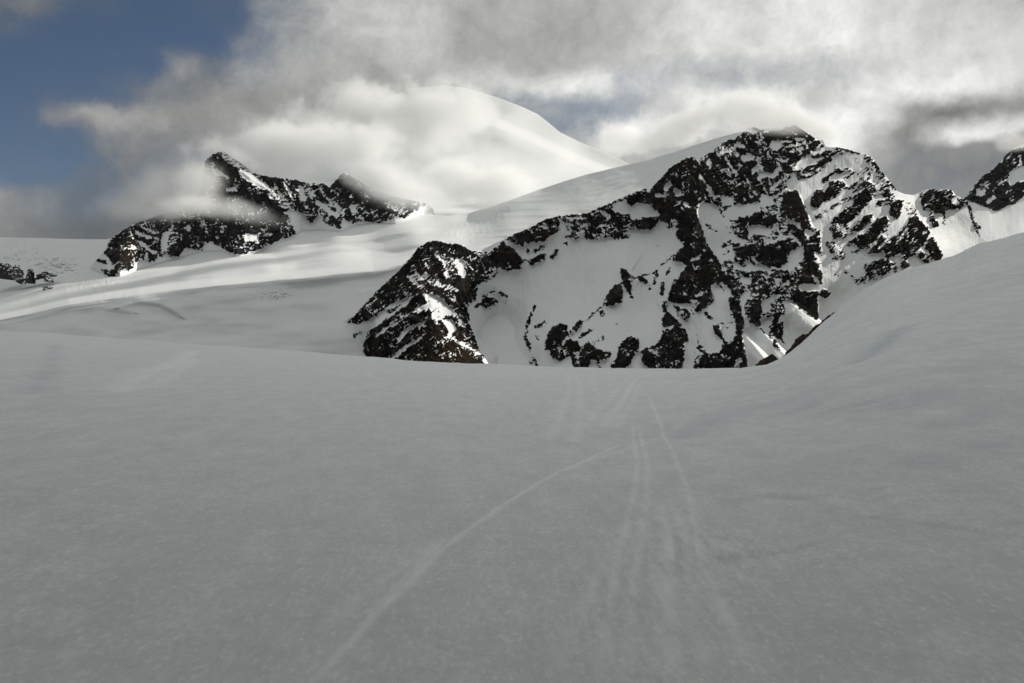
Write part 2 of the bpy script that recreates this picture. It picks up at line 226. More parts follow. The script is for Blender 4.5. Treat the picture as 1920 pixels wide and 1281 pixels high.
cover_s = blur(cover, 0.8)
cover_m = blur(cover, 1.4)
cover_w = blur(cover, 5.0)
brown_s = blur(brown, 5.0)


def samp(a, px, py):
    x = np.clip(px - .5, 0, MW - 1.001); y = np.clip(py - .5, 0, MH - 1.001)
    x0 = x.astype(int); y0 = y.astype(int); fx = x - x0; fy = y - y0
    return (a[y0, x0] * (1 - fx) * (1 - fy) + a[y0, x0 + 1] * fx * (1 - fy) + a[y0 + 1, x0] * (1 - fx) * fy + a[y0 + 1, x0 + 1] * fx * fy)


# ------------------------------------------------------------------ materials
def newmat(name):
    m = bpy.data.materials.new(name); m.use_nodes = True
    nt = m.node_tree; nt.nodes.clear()
    return m, nt


class N:
    """tiny node helper"""
    def __init__(s, nt): s.nt = nt
    def new(s, t, **kw):
        n = s.nt.nodes.new(t)
        for k, v in kw.items(): setattr(n, k, v)
        return n
    def set(s, sock, v):
        if isinstance(v, bpy.types.NodeSocket): s.nt.links.new(v, sock)
        elif v is not None: sock.default_value = v
    def m(s, op, a, b=None, c=None, clamp=False):
        n = s.new('ShaderNodeMath', operation=op, use_clamp=clamp)
        for i, v in enumerate((a, b, c)): s.set(n.inputs[i], v) if v is not None else None
        return n.outputs[0]
    def v(s, op, a, b=None, scale=None):
        n = s.new('ShaderNodeVectorMath', operation=op)
        s.set(n.inputs[0], a)
        if b is not None: s.set(n.inputs[1], b)
        if scale is not None: s.set(n.inputs['Scale'], scale)
        return n.outputs['Value'] if op in ('LENGTH', 'DOT_PRODUCT', 'DISTANCE') else n.outputs[0]
    def noise(s, vec, scale, detail=4, rough=.5, dist=0.0, out='Fac'):
        n = s.new('ShaderNodeTexNoise'); s.set(n.inputs['Vector'], vec)
        n.inputs['Scale'].default_value = scale; n.inputs['Detail'].default_value = detail
        n.inputs['Roughness'].default_value = rough; n.inputs['Distortion'].default_value = dist
        return n.outputs[out]
    def rng(s, x, a, b, c=0.0, d=1.0, smooth=False):
        n = s.new('ShaderNodeMapRange', interpolation_type='SMOOTHSTEP' if smooth else 'LINEAR')
        s.set(n.inputs[0], x)
        for i, v in enumerate((a, b, c, d)): n.inputs[i + 1].default_value = v
        return n.outputs[0]
    def mix(s, f, a, b):
        n = s.new('ShaderNodeMix', data_type='RGBA')
        s.set(n.inputs['Factor'], f); s.set(n.inputs['A'], a); s.set(n.inputs['B'], b)
        return n.outputs['Result']
    def mixf(s, f, a, b):
        n = s.new('ShaderNodeMix', data_type='FLOAT')
        s.set(n.inputs[0], f); s.set(n.inputs[2], a); s.set(n.inputs[3], b)
        return n.outputs[0]


def mountain_material(name, rockcol=(.0115, .0110, .0112, 1), rockcol2=(.021, .014, .0095, 1), bump=1.0):
    m, nt = newmat(name); g = N(nt)
    out = g.new('ShaderNodeOutputMaterial'); bs = g.new('ShaderNodeBsdfPrincipled')
    nt.links.new(bs.outputs[0], out.inputs[0])
    geo = g.new('ShaderNodeNewGeometry'); pos = geo.outputs['Position']
    at_ = g.new('ShaderNodeAttribute', attribute_name='rock'); ab = g.new('ShaderNodeAttribute', attribute_name='brown')
    fine = g.noise(pos, .10, 5, .62)
    r = g.m('ADD', at_.outputs['Fac'], g.m('MULTIPLY', g.m('SUBTRACT', fine, .5), .6))
    mask = g.rng(r, .40, .60, smooth=True)
    n2 = g.noise(pos, .05, 6, .65)
    rc = g.mix(g.rng(n2, .38, .64), (rockcol[0] * .3, rockcol[1] * .3, rockcol[2] * .32, 1), (rockcol[0] * 1.35, rockcol[1] * 1.3, rockcol[2] * 1.25, 1))
    rc = g.mix(g.rng(g.noise(pos, .012, 5, .6), .5, .68, 0, .7), rc, rockcol2)
    rc = g.mix(g.rng(g.noise(pos, .035, 7, .72), .52, .66, 0, .8), rc, (.068, .062, .057, 1))
    rc = g.mix(g.m('MULTIPLY', ab.outputs['Fac'], .8), rc, rockcol2)
    dust = g.rng(g.noise(pos, .6, 4, .7), .62, .74, 0, .05)
    rc = g.mix(dust, rc, (.5, .5, .5, 1))
    sn = g.mix(g.noise(pos, .02, 4, .6), (.68, .69, .705, 1), (.77, .77, .77, 1))
    nt.links.new(g.mix(mask, sn, rc), bs.inputs['Base Color'])
    bs.inputs['Roughness'].default_value = .75
    nt.links.new(g.mixf(mask, .2, .0), bs.inputs['Specular IOR Level'])
    b = g.new('ShaderNodeBump'); b.inputs['Distance'].default_value = 1.0
    nt.links.new(g.m('MULTIPLY', mask, 5.0 * bump), b.inputs['Distance'])
    b.inputs['Strength'].default_value = .8
    nt.links.new(g.noise(pos, .12, 6, .6), b.inputs['Height'])
    b2 = g.new('ShaderNodeBump'); b2.inputs['Strength'].default_value = .35; b2.inputs['Distance'].default_value = 1.2
    nt.links.new(g.noise(pos, .06, 5, .55), b2.inputs['Height']); nt.links.new(b2.outputs[0], b.inputs['Normal'])
    nt.links.new(b.outputs[0], bs.inputs['Normal'])
    return m


MAT_MTN = mountain_material('rock_and_snow')
MAT_FAR = mountain_material('far_rock_and_snow', (.013, .014, .016, 1), (.02, .016, .012, 1))


def snow_material():
    m, nt = newmat('wind_packed_snow'); g = N(nt)
    out = g.new('ShaderNodeOutputMaterial'); bs = g.new('ShaderNodeBsdfPrincipled')
    nt.links.new(bs.outputs[0], out.inputs[0])
    tc = g.new('ShaderNodeNewGeometry'); pos = tc.outputs['Position']
    big = g.noise(pos, .12, 4, .5)
    mpg = g.new('ShaderNodeMapping'); nt.links.new(pos, mpg.inputs[0]); mpg.inputs['Scale'].default_value = (1.3, .5, 1)
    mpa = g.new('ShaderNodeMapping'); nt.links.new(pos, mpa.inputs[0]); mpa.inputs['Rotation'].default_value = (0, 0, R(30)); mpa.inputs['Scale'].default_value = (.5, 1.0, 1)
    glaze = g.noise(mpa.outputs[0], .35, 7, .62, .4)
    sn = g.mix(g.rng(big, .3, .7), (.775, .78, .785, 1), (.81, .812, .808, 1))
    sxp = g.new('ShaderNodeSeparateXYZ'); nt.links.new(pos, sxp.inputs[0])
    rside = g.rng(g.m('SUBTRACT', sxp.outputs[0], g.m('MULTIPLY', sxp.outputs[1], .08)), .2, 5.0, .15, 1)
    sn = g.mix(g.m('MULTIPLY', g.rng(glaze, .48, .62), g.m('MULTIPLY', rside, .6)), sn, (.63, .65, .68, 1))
    mpk = g.new('ShaderNodeMapping'); nt.links.new(pos, mpk.inputs[0]); mpk.inputs['Rotation'].default_value = (0, 0, R(-8)); mpk.inputs['Scale'].default_value = (1.6, .45, 1)
    speck = g.noise(mpk.outputs[0], 1.3, 12, .82)
    sn = g.mix(g.rng(speck, .49, .58, 0, .38), sn, (.60, .61, .63, 1))
    sn = g.mix(g.rng(speck, .40, .48, .6, 0), sn, (.90, .90, .89, 1))
    nf = g.noise(mpg.outputs[0], 22, 5, .75); nm = g.noise(pos, 3.2, 6, .7)
    sn = g.mix(g.rng(nf, .45, .58, 0, .5), sn, (.66, .67, .69, 1)); sn = g.mix(g.rng(nm, .50, .60, 0, .4), sn, (.66, .67, .69, 1)); sn = g.mix(g.rng(nf, .43, .36, 0, .8), sn, (.93, .93, .92, 1))
    mk = g.new('ShaderNodeAttribute', attribute_name='marks').outputs['Fac']
    sn = g.mix(g.rng(mk, 0, 1), sn, (.96, .96, .95, 1))
    sn = g.mix(g.rng(mk, 0, -1), sn, (.52, .55, .60, 1))
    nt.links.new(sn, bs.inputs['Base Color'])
    bs.inputs['Roughness'].default_value = .65; bs.inputs['Specular IOR Level'].default_value = .2
    # wind crust: fine grain, stretched ripples, soft drifts
    mp = g.new('ShaderNodeMapping'); nt.links.new(pos, mp.inputs[0]); mp.inputs['Rotation'].default_value = (0, 0, R(22)); mp.inputs['Scale'].default_value = (.6, 1.5, 1)
    rip = g.noise(mp.outputs[0], 3.0, 6, .62, .6)
    mp2 = g.new('ShaderNodeMapping'); nt.links.new(pos, mp2.inputs[0]); mp2.inputs['Rotation'].default_value = (0, 0, R(14)); mp2.inputs['Scale'].default_value = (.6, 1.1, 1)
    drift = g.noise(mp2.outputs[0], .55, 5, .55, .3)
    grain = g.noise(mpg.outputs[0], 8, 8, .8)
    b1 = g.new('ShaderNodeBump'); b1.inputs['Strength'].default_value = 1; b1.inputs['Distance'].default_value = .10; nt.links.new(drift, b1.inputs['Height'])
    b2 = g.new('ShaderNodeBump'); b2.inputs['Strength'].default_value = 1; b2.inputs['Distance'].default_value = .055; nt.links.new(rip, b2.inputs['Height']); nt.links.new(b1.outputs[0], b2.inputs['Normal'])
    b3 = g.new('ShaderNodeBump'); b3.inputs['Strength'].default_value = 1; b3.inputs['Distance'].default_value = .06; nt.links.new(grain, b3.inputs['Height']); nt.links.new(b2.outputs[0], b3.inputs['Normal'])
    nt.links.new(b3.outputs[0], bs.inputs['Normal'])
    return m


MAT_SNOW = snow_material()


# ------------------------------------------------------------------ mesh from a grid of points
def grid_obj(name, X, Y, Z, mat, attrs=None, smooth=True, wrap=False):
    nr, nc = X.shape
    co = np.stack([X, Y, Z], -1).reshape(-1, 3).astype(np.float32)
    idx = np.arange(nr * nc).reshape(nr, nc)
    if wrap: idx = np.concatenate([idx, idx[:, :1]], 1)
    f = np.stack([idx[:-1, :-1], idx[:-1, 1:], idx[1:, 1:], idx[1:, :-1]], -1).reshape(-1, 4).astype(np.int32)
    me = bpy.data.meshes.new(name)
    me.vertices.add(len(co)); me.vertices.foreach_set('co', co.ravel())
    me.loops.add(f.size); me.loops.foreach_set('vertex_index', f.ravel())
    me.polygons.add(len(f)); me.polygons.foreach_set('loop_start', np.arange(0, f.size, 4, dtype=np.int32)); me.polygons.foreach_set('loop_total', np.full(len(f), 4, np.int32))
    me.polygons.foreach_set('use_smooth', np.full(len(f), smooth, bool))
    me.update(calc_edges=True)
    for k, v in (attrs or {}).items():
        a = me.attributes.new(k, 'FLOAT', 'POINT'); a.data.foreach_set('value', v.astype(np.float32).ravel())
    me.materials.append(mat)
    ob = bpy.data.objects.new(name, me); col.objects.link(ob)
    return ob


def tag(o, label, cat=None, kind=None, group=None):
    o['label'] = label
    if cat: o['category'] = cat
    if kind: o['kind'] = kind
    if group: o['group'] = group
    return o


def rbf(ctrl, sig):
    """distance surface through surveyed points (x, y, distance), evaluated on a raster then smoothed"""
    c = np.array(ctrl, float); p = c[:, :2] / 100; n = len(p)
    K = np.hypot(p[:, None, 0] - p[None, :, 0], p[:, None, 1] - p[None, :, 1])
    A = np.zeros((n + 3, n + 3)); A[:n, :n] = K - np.eye(n) * 0.02; A[:n, n] = 1; A[:n, n + 1:] = p; A[n, :n] = 1; A[n + 1:, :n] = p.T
    w = np.linalg.solve(A, np.concatenate([c[:, 2], [0, 0, 0]]))
    st = 4
    gx = np.arange(-300, 2300, st); gy = np.arange(-100, 900, st)
    xx, yy = np.meshgrid(gx, gy)
    v = w[n] + w[n + 1] * xx / 100 + w[n + 2] * yy / 100
    for i in range(n): v += w[i] * np.hypot(xx / 100 - p[i, 0], yy / 100 - p[i, 1])
    v = blur(v, sig / st)
    def f(px, py):
        x = np.clip((px - gx[0]) / st, 0, len(gx) - 1.001); y = np.clip((py - gy[0]) / st, 0, len(gy) - 1.001)
        x0 = x.astype(int); y0 = y.astype(int); fx = x - x0; fy = y - y0
        return v[y0, x0] * (1 - fx) * (1 - fy) + v[y0, x0 + 1] * fx * (1 - fy) + v[y0 + 1, x0] * (1 - fx) * fy + v[y0 + 1, x0 + 1] * fx * fy
    return f


def polyd(px, py, pts):
    """signed side distance to a polyline: + above (smaller y)"""
    p = np.array(pts, float); best = np.full(px.shape, 1e9); sg = np.zeros(px.shape)
    for i in range(len(p) - 1):
        d = p[i + 1] - p[i]; L = (d ** 2).sum()
        t = ((px - p[i, 0]) * d[0] + (py - p[i, 1]) * d[1]) / L
        tc = np.clip(t, 0, 1)
        dd = np.hypot(px - p[i, 0] - tc * d[0], py - p[i, 1] - tc * d[1])
        s = d[0] * (py - p[i, 1]) - d[1] * (px - p[i, 0])
        m = dd < best
        best = np.where(m, dd, best); sg = np.where(m, -np.sign(s), sg)
    return best * sg


def sheet(name, x0, x1, nc, nr, top, bot, Df, mat, detail, rockmask=True, back=(12, 14.0, 22.0), jag=2.0, seed=1, backrock=None):
    """a mountainside: front face from foot to skyline, then a back slope falling away behind the skyline"""
    xs = np.linspace(x0, x1, nc)
    tp = np.array(top, float); bt = np.array(bot, float)
    yt = np.interp(xs, tp[:, 0], tp[:, 1]); yb = np.interp(xs, bt[:, 0], bt[:, 1])
    rk = samp(cover_w, xs, yt + 5)
    yt = yt + jag * (fbm(xs / 9, xs * 0, 4, seed, .65)) * 2 * sstep(.2, .6, rk) + 0.4 * fbm(xs / 60, xs * 0 + 3, 2, seed)
    t = np.linspace(0, 1, nr)[:, None]
    px = np.repeat(xs[None], nr, 0); py = yb[None] * (1 - t) + yt[None] * t
    D = Df(px, py) + detail(px, py)
    a, b = ray(px, py)
    X = a * D; Y = D.copy(); Z = b * D
    if rockmask:
        rr = rockfield(px, py, seed); bb = samp(brown_s, px, py)
    else:
        rr = np.zeros(px.shape); bb = rr
    nb, sy, sz = back
    k = np.arange(1, nb + 1)[:, None]
    wob = fbm(xs[None] / 30 + 0 * k, k / 3.0 + 0 * xs[None], 3, seed + 40)
    Xb = X[-1][None] + 0 * k * X[-1][None]; Yb = Y[-1][None] + sy * k * (1 + .3 * k / nb) + wob * 6; Zb = Z[-1][None] - sz * k * (.35 + .65 * k / nb) + wob * 6 * np.minimum(k, 3) / 3
    X = np.concatenate([X, Xb]); Y = np.concatenate([Y, Yb]); Z = np.concatenate([Z, Zb])
    rr = np.concatenate([rr, np.repeat(rr[-1:], nb, 0) * .6 + .35 * fbm(xs[None] / 12 + 0 * k, k + 0 * xs[None], 3, seed)]); bb = np.concatenate([bb, np.repeat(bb[-1:], nb, 0)])
    return grid_obj(name, X, Y, Z, mat, {'rock': rr, 'brown': bb})


def rockfield(px, py, seed=1):
    wx = px + 4.0 * fbm(px / 7, py / 7, 3, seed + 3, .7); wy = py + 4.0 * fbm(px / 7, py / 7, 3, seed + 9, .7)
    v = samp(cover_m, wx, wy)
    u, w = rot(px, py, -32)
    d = sstep(1480, 1560, px)                       # strata are strongly tilted on the right face
    u2, w2 = rot(px, py, -40)
    e = (1 - sstep(840, 900, px)) * sstep(600, 660, px)
    iso = fbm(px / 7.5, py / 7.5, 5, seed + 30, .75)
    ledge = fbm(px / 13, py / 5.5, 4, seed + 33, .7)
    k = .72 if seed in (15, 25) else 1.0
    ra, rb = rot(px, py, 64)
    rib = fbm(ra / (17 * k), rb / (5 * k), 5, seed + 37, .7)
    iso = fbm(px / (7.5 * k), py / (7.5 * k), 5, seed + 30, .75)
    ledge = fbm(px / (13 * k), py / (5.5 * k), 4, seed + 33, .7)
    low = sstep(-.2, .3, fbm(px / 60, py / 60, 2, seed + 39))
    iso = .45 * iso + .95 * rib * low + .35 * ledge * (1 - low); ledge = ledge * (.25 + .75 * (1 - low))
    ns = (fbm(u / 13, w / 4.5, 5, seed + 20, .72)) * d + (fbm(u2 / 13, w2 / 4.5, 5, seed + 25, .72)) * e + (.6 * iso + .6 * ledge) * (1 - d) * (1 - e)
    big = fbm(px / 24, py / 24, 3, seed + 50)
    edge = np.exp(-((v - .5) / .33) ** 2)
    inside = sstep(.5, .9, v)
    c1, c2 = rot(px, py, 62); c3, c4 = rot(px, py, -24)
    vein = np.maximum(sstep(.60, .92, ridged(c1 / 34, c2 / 11, 3, seed + 60, .6) * (1 - d)), sstep(.60, .92, ridged(c3 / 30, c4 / 9, 3, seed + 64, .6)))
    vein = vein * sstep(-.25, .25, fbm(px / 26, py / 26, 2, seed + 68) + .06)
    return .5 + (v - .5) * .95 + ns * (.32 + .55 * inside + 1.35 * edge) + big * (.35 * edge + .3 * inside) - .62 * vein * sstep(.3, .8, v) + .015


# ------------------------------------------------------------------ glacier basin with the snow shoulder behind the main ridge
gl_top = [(-260, 450), (0, 445), (60, 446), (120, 448), (200, 449), (300, 430), (400, 420), (560, 410), (780, 402), (840, 405), (880, 399), (920, 388), (960, 374), (1010, 356), (1060, 339), (1100, 327), (1150, 315), (1200, 303), (1250, 289), (1300, 273), (1340, 260), (1380, 249), (1420, 242), (1460, 240), (1500, 250), (1540, 300)]
gl_bot = [(-260, 760), (1540, 760)]
GL_LINE = [(-300, 640), (-100, 612), (0, 598), (60, 586), (130, 570), (200, 559), (260, 550), (400, 534), (560, 521), (700, 506), (760, 494), (900, 470), (1600, 440)]
GL_L2 = [(380, 520), (480, 500), (560, 484), (640, 474), (720, 468), (800, 452), (900, 430), (1600, 400)]
def gl_step(px, py):
    d2 = polyd(px, py, GL_L2)
    return 110 * sstep(400, 560, px) * (1 - sstep(780, 900, px)) * sstep(-6, 18, d2)
gl_pts = [(-260, 450, 3350), (0, 445, 3350), (200, 449, 3400), (400, 420, 3500), (600, 410, 3560), (800, 402, 3560), (880, 399, 3500), (1010, 356, 3420), (1100, 327, 3400), (1200, 303, 3400), (1300, 273, 3420), (1380, 249, 3450), (1460, 240, 3480), (1540, 300, 3400),
            (0, 470, 3050), (100, 480, 2960), (200, 500, 2860), (60, 500, 2820), (0, 520, 2750), (150, 540, 2700), (0, 560, 2640), (240, 525, 2800), (300, 505, 2860), (440, 482, 2890), (550, 445, 2960), (620, 430, 3030), (740, 410, 3170), (800, 410, 3200),
            (0, 600, 2500), (0, 590, 2540), (150, 570, 2560), (300, 550, 2600), (500, 525, 2620), (640, 510, 2600), (760, 494, 2560), (400, 640, 2350), (0, 700, 2350), (700, 640, 2300), (780, 440, 2820), (850, 440, 2800), (900, 440, 2800), (950, 420, 2880), (1020, 395, 2990), (1100, 370, 3090), (1200, 345, 3180), (1100, 420, 2850), (1200, 400, 2860), (1300, 330, 3200), (1400, 400, 2900), (1500, 500, 2500),
            (500, 508, 2700), (400, 520, 2670), (600, 460, 2930), (560, 490, 2780), (700, 450, 2960), (900, 600, 2200), (1100, 600, 2300), (1400, 700, 2100), (1500, 740, 2100), (-260, 600, 2500), (-260, 740, 2300)]
gp = np.array(gl_pts, float); gp[:, 2] -= gl_step(gp[:, 0], gp[:, 1])
gl_U = rbf(gp, 13)
def gl_D(px, py):
    dd = polyd(px, py, GL_LINE)
    near = 2085 + .17 * px + 1.28 * dd + 24 * fbm(px / 210 + dd / 300, dd / 60, 3, 83) - 120 * np.exp(-((px - 690) / 95) ** 2 - ((py - 640) / 90) ** 2)
    t = .35 * sstep(-3, 14, dd) + .65 * sstep(0, 1, dd / (62 - 36 * sstep(600, 760, px)))
    t = np.maximum(t, sstep(780, 830, px))
    return near + (gl_U(px, py) - near) * t
def gl_detail(px, py):
    def terrace(line, A, w, xa, xb, fade=60):
        dd = polyd(px, py, line)
        win = sstep(xa, xa + fade, px) * (1 - sstep(xb - fade, xb, px))
        return A * win * (sstep(-w, w, dd) - .5) * np.exp(-(np.maximum(np.abs(dd) - w, 0) / (w * 3)) ** 2)
    d = gl_step(px, py)
    d += terrace([(500, 520), (640, 497), (720, 488)], 50, 6, 500, 740)
    d += terrace([(225, 577), (262, 569), (300, 573), (335, 592)], -13, 5, 200, 360, 40)
    d += terrace([(140, 586), (190, 579), (250, 587)], -9, 5, 130, 270, 40)
    d += terrace([(330, 505), (400, 486), (450, 478), (520, 480)], 80, 7, 320, 530, 40)
    ice = np.exp(-(((px - 115) / 80) ** 2)) * np.exp(-(((py - 497 - (px - 110) * .35) / 24) ** 2))
    ice += .7 * np.exp(-(((px - 20) / 40) ** 2 + ((py - 485) / 12) ** 2))
    d += ice * (ridged(px / 17, py / 11, 4, 61, .6) * -30)
    u, w = rot(px, py, -18)
    cz = np.exp(-(((px - 890) / 75) ** 2)) * np.exp(-(((py - 428 + (px - 880) * .42) / 20) ** 2)) + .8 * np.exp(-(((px - 515) / 38) ** 2 + ((py - 553) / 10) ** 2))
    d += cz * ridged(u / 12, w / 5, 3, 71, .6) * 11
    sh = sstep(950, 1150, px)
    below = sstep(0, 25, -polyd(px, py, GL_LINE))
    q = polyd(px, py, GL_LINE)
    d += fbm(px / 420, q / 26, 4, 81) * 26 * (1 - .97 * below) * (1 - sh) + fbm(px / 170, py / 60, 3, 81) * 16 * sh + fbm(px / 90, q / 9, 3, 85) * 3.0 * (1 - .85 * below)
    d += sh * (fbm(u / 90, w / 16, 4, 91) * 14 + fbm(u / 22, w / 7, 3, 95) * 2.5)
    return d
GL = sheet('glacier', -260, 1538, 1100, 330, gl_top, gl_bot, gl_D, mountain_material('glacier_snow'), gl_detail, rockmask=False, back=(14, 60, 26), seed=35)
tag(GL, 'broad snow-covered glacier with wind ridges, an icefall and crevasses below the cloudy peak', 'glacier', 'structure')

def glac_tot(px, py): return gl_D(px, py) + gl_detail(px, py)


# ------------------------------------------------------------------ main mountain
main_top = [(640, 604), (648, 601), (664, 592), (706, 546), (745, 510), (774, 478), (782, 465), (802, 453), (826, 450), (841, 457), (854, 456), (870, 461), (880, 469), (896, 469), (906, 467), (932, 455), (958, 442), (998, 424), (1026, 410), (1047, 405), (1076, 402), (1100, 400), (1126, 388), (1152, 376), (1178, 365), (1212, 353), (1218, 356), (1235, 338), (1256, 314), (1277, 301), (1290, 294), (1301, 293), (1305, 300), (1311, 299), (1321, 291), (1340, 280), (1350, 269), (1368, 261), (1376, 263), (1386, 253), (1400, 243), (1415, 238), (1425, 243), (1440, 246), (1452, 244), (1465, 240), (1480, 236), (1491, 233), (1501, 241), (1517, 251), (1532, 262), (1543, 262), (1549, 275), (1569, 276), (1589, 280), (1604, 285), (1625, 290), (1634, 294), (1647, 312), (1660, 330), (1678, 351), (1683, 359), (1696, 364), (1714, 366), (1727, 359), (1740, 355), (1758, 356), (1785, 356), (1792, 366), (1803, 371), (1812, 385), (1822, 405), (1834, 428), (1840, 445), (1880, 470)]
main_bot = [(640, 608), (650, 614), (672, 646), (690, 674), (700, 720), (740, 760), (1500, 760), (1880, 640)]
main_ctrl = [
    (650, 604, 1850), (690, 665, 1720), (700, 560, 1950), (745, 510, 2060), (782, 470, 2150), (826, 450, 2190), (860, 458, 2200), (890, 469, 2270),
    (720, 690, 1690), (800, 690, 1600), (860, 690, 1600), (905, 690, 1690), (730, 620, 1790), (770, 560, 1850), (800, 500, 2010), (800, 560, 1830), (830, 620, 1740), (845, 560, 1930), (875, 600, 1940), (885, 640, 1850), (870, 520, 2090),
    (935, 690, 2010), (905, 600, 2190), (905, 560, 2225), (900, 640, 2120), (960, 640, 2110), (960, 700, 2030), (920, 540, 2200), (950, 480, 2270), (998, 424, 2330), (1047, 405, 2350), (1000, 560, 2190), (1000, 500, 2260),
    (1000, 640, 2040), (990, 690, 1990), (1100, 400, 2370), (1178, 365, 2420), (1235, 338, 2440), (1100, 470, 2300), (1200, 450, 2330), (1240, 440, 2350), (1100, 530, 2210), (1060, 560, 2170),
    (1170, 505, 2180), (1140, 560, 2110), (1080, 600, 2060), (1020, 650, 1970), (1100, 700, 1880), (1180, 690, 1880), (1190, 600, 2050), (1230, 560, 2140), (1215, 510, 2210), (1180, 540, 2150),
    (1300, 293, 2480), (1290, 340, 2390), (1280, 400, 2300), (1285, 450, 2230), (1290, 520, 2130), (1310, 580, 2030), (1350, 640, 1930), (1380, 690, 1880), (1250, 620, 2010), (1250, 690, 1900), (1300, 680, 1920),
    (1330, 340, 2480), (1340, 400, 2420), (1360, 460, 2340), (1390, 420, 2370), (1420, 470, 2270), (1440, 360, 2460), (1400, 300, 2600), (1420, 240, 2750), (1490, 234, 2760), (1545, 265, 2740), (1480, 300, 2600),
    (1500, 380, 2390), (1510, 420, 2330), (1500, 480, 2210), (1450, 540, 2120), (1400, 580, 2060), (1490, 590, 2040), (1530, 540, 2130), (1400, 640, 1980), (1398, 690, 1850), (1425, 660, 1860), (1450, 690, 1850), (1470, 650, 1940), (1440, 610, 1980), (1480, 600, 2010), (1510, 620, 2010), (1540, 640, 2040),
    (1560, 560, 2200), (1600, 560, 2230), (1540, 460, 2280), (1560, 400, 2400), (1600, 290, 2680), (1640, 300, 2700), (1600, 360, 2520), (1640, 400, 2480), (1620, 460, 2360), (1600, 520, 2260), (1680, 480, 2370), (1700, 420, 2500), (1680, 355, 2650), (1660, 560, 2240), (1700, 540, 2280),
    (1720, 364, 2740), (1760, 357, 2740), (1800, 372, 2770), (1760, 420, 2620), (1830, 430, 2740), (1760, 480, 2440), (1730, 470, 2440), (1800, 500, 2560), (1860, 470, 2700), (1700, 640, 2150), (1000, 760, 1820), (1300, 760, 1780), (1500, 740, 1980), (750, 750, 1560)]


def rock_relief(px, py, seed=1, k=1.0):
    r = sstep(.25, .75, samp(cover_w, px, py)); rs = samp(cover_s, px, py)
    u, w = rot(px, py, -35)
    d = sstep(1480, 1560, px)
    rid = ridged(px / 55, py / 80, 6, seed, .58) * (1 - d) + ridged(u / 60, w / 26, 6, seed + 2, .58) * d
    rough = ridged(px / 13, py / 17, 4, seed + 5, .6)
    soft = fbm(px / 90, py / 120, 4, seed + 8)
    return k * (-(rid * 26 + rough * 9) * (.25 + .75 * r) * (.12 + .88 * sstep(.1, .6, r)) - 7 * rs * r + soft * 18 + fbm(px / 20, py / 30, 3, seed + 77) * 2.6 + fbm(px / 4.5, py / 38, 3, seed + 88) * 1.5 * (1 - r) + fbm(px / 5, py / 5, 3, seed + 99) * .6)


main_D0 = rbf(main_ctrl, 9)
SPUR_FOOT = [(600, 560), (640, 604), (652, 612), (672, 640), (690, 668), (702, 700), (712, 740), (716, 800)]
def spur_w(px, py):
    return sstep(0, 50, polyd(px, py, SPUR_FOOT))
def main_D(px, py):
    w = spur_w(px, py)
    g_ = glac_tot(np.minimum(px, 800), py) - 2
    return np.where(px < 780, g_ * (1 - w) + main_D0(px, py) * w, main_D0(px, py))

def main_detail(px, py):
    d = rock_relief(px, py, 3) * np.where(px < 780, spur_w(px, py), 1)
    # wind-sculpted snow cones at the foot, their right sides tilted to the sun
    for (xa, ya, xb, yb, A, W) in [(1398, 628, 1446, 684, 50, 8), (1416, 606, 1478, 670, 50, 8), (1456, 628, 1486, 652, 30, 6), (1492, 574, 1545, 612, 60, 9), (1240, 582, 1300, 660, 22, 6), (893, 640, 930, 665, 60, 9), (1186, 512, 1200, 520, 22, 6), (1310, 400, 1360, 520, 0, 10)]:
        dd = polyd(px, py, [(xa, ya), (xb, yb)])
        t = np.clip(((px - xa) * (xb - xa) + (py - ya) * (yb - ya)) / ((xb - xa) ** 2 + (yb - ya) ** 2), -.4, 1.4)
        fade = np.exp(-np.maximum(np.abs(t - .5) - .5, 0) ** 2 * 40)
        d += A * fade * (sstep(-W * .3, W, dd) - .5) * np.exp(-(np.maximum(np.abs(dd) - W, 0) / np.where(dd > 0, W * 6, W * 2.2)) ** 2)
    return d


MAIN = sheet('rocky_mountain', 641, 1876, 1130, 400, main_top, main_bot, main_D, MAT_MTN, main_detail, seed=5)
tag(MAIN, 'large dark rocky mountain streaked with snow, rising behind the snowfield on the right', 'mountain', 'structure')

# ------------------------------------------------------------------ left massif
left_top = [(170, 500), (186, 482), (196, 470), (203, 452), (226, 433), (262, 416), (300, 403), (340, 394), (366, 378), (378, 350), (381, 315), (386, 298), (395, 290), (418, 283), (440, 297), (475, 325), (506, 332), (532, 334), (558, 338), (577, 344), (605, 344), (618, 351), (631, 335), (644, 322), (660, 330), (690, 350), (730, 367), (765, 374), (800, 382), (812, 392)]
left_contact = [(150, 500), (170, 506), (200, 519), (225, 519), (258, 507), (300, 495), (345, 483), (375, 474), (415, 473), (440, 482), (480, 476), (530, 455), (552, 444), (568, 434), (600, 433), (640, 436), (668, 424), (700, 419), (740, 421), (765, 413), (800, 398), (820, 394)]
left_bot = [(x, y + 30) for x, y in left_contact]
def left_D(px, py):
    c = np.array(left_contact, float); yc = np.interp(px, c[:, 0], c[:, 1]); h = yc - py
    base = glac_tot(px, yc)
    k = np.ones(61) / 61; row = base[0]; row = np.convolve(np.pad(row, 30, mode='edge'), k, 'valid')
    up = base + (row[None] - base) * sstep(5, 60, h) + np.maximum(h, 0) * 2.15
    dn = glac_tot(px, py) + 10 + np.maximum(-h, 0) * 3
    up = up + 70 * sstep(30, -60, px - 380) * sstep(20, 60, h) * 0
    t = sstep(-4, 3, h)
    return dn * (1 - t) + (up - 6 * sstep(0, 6, h)) * t
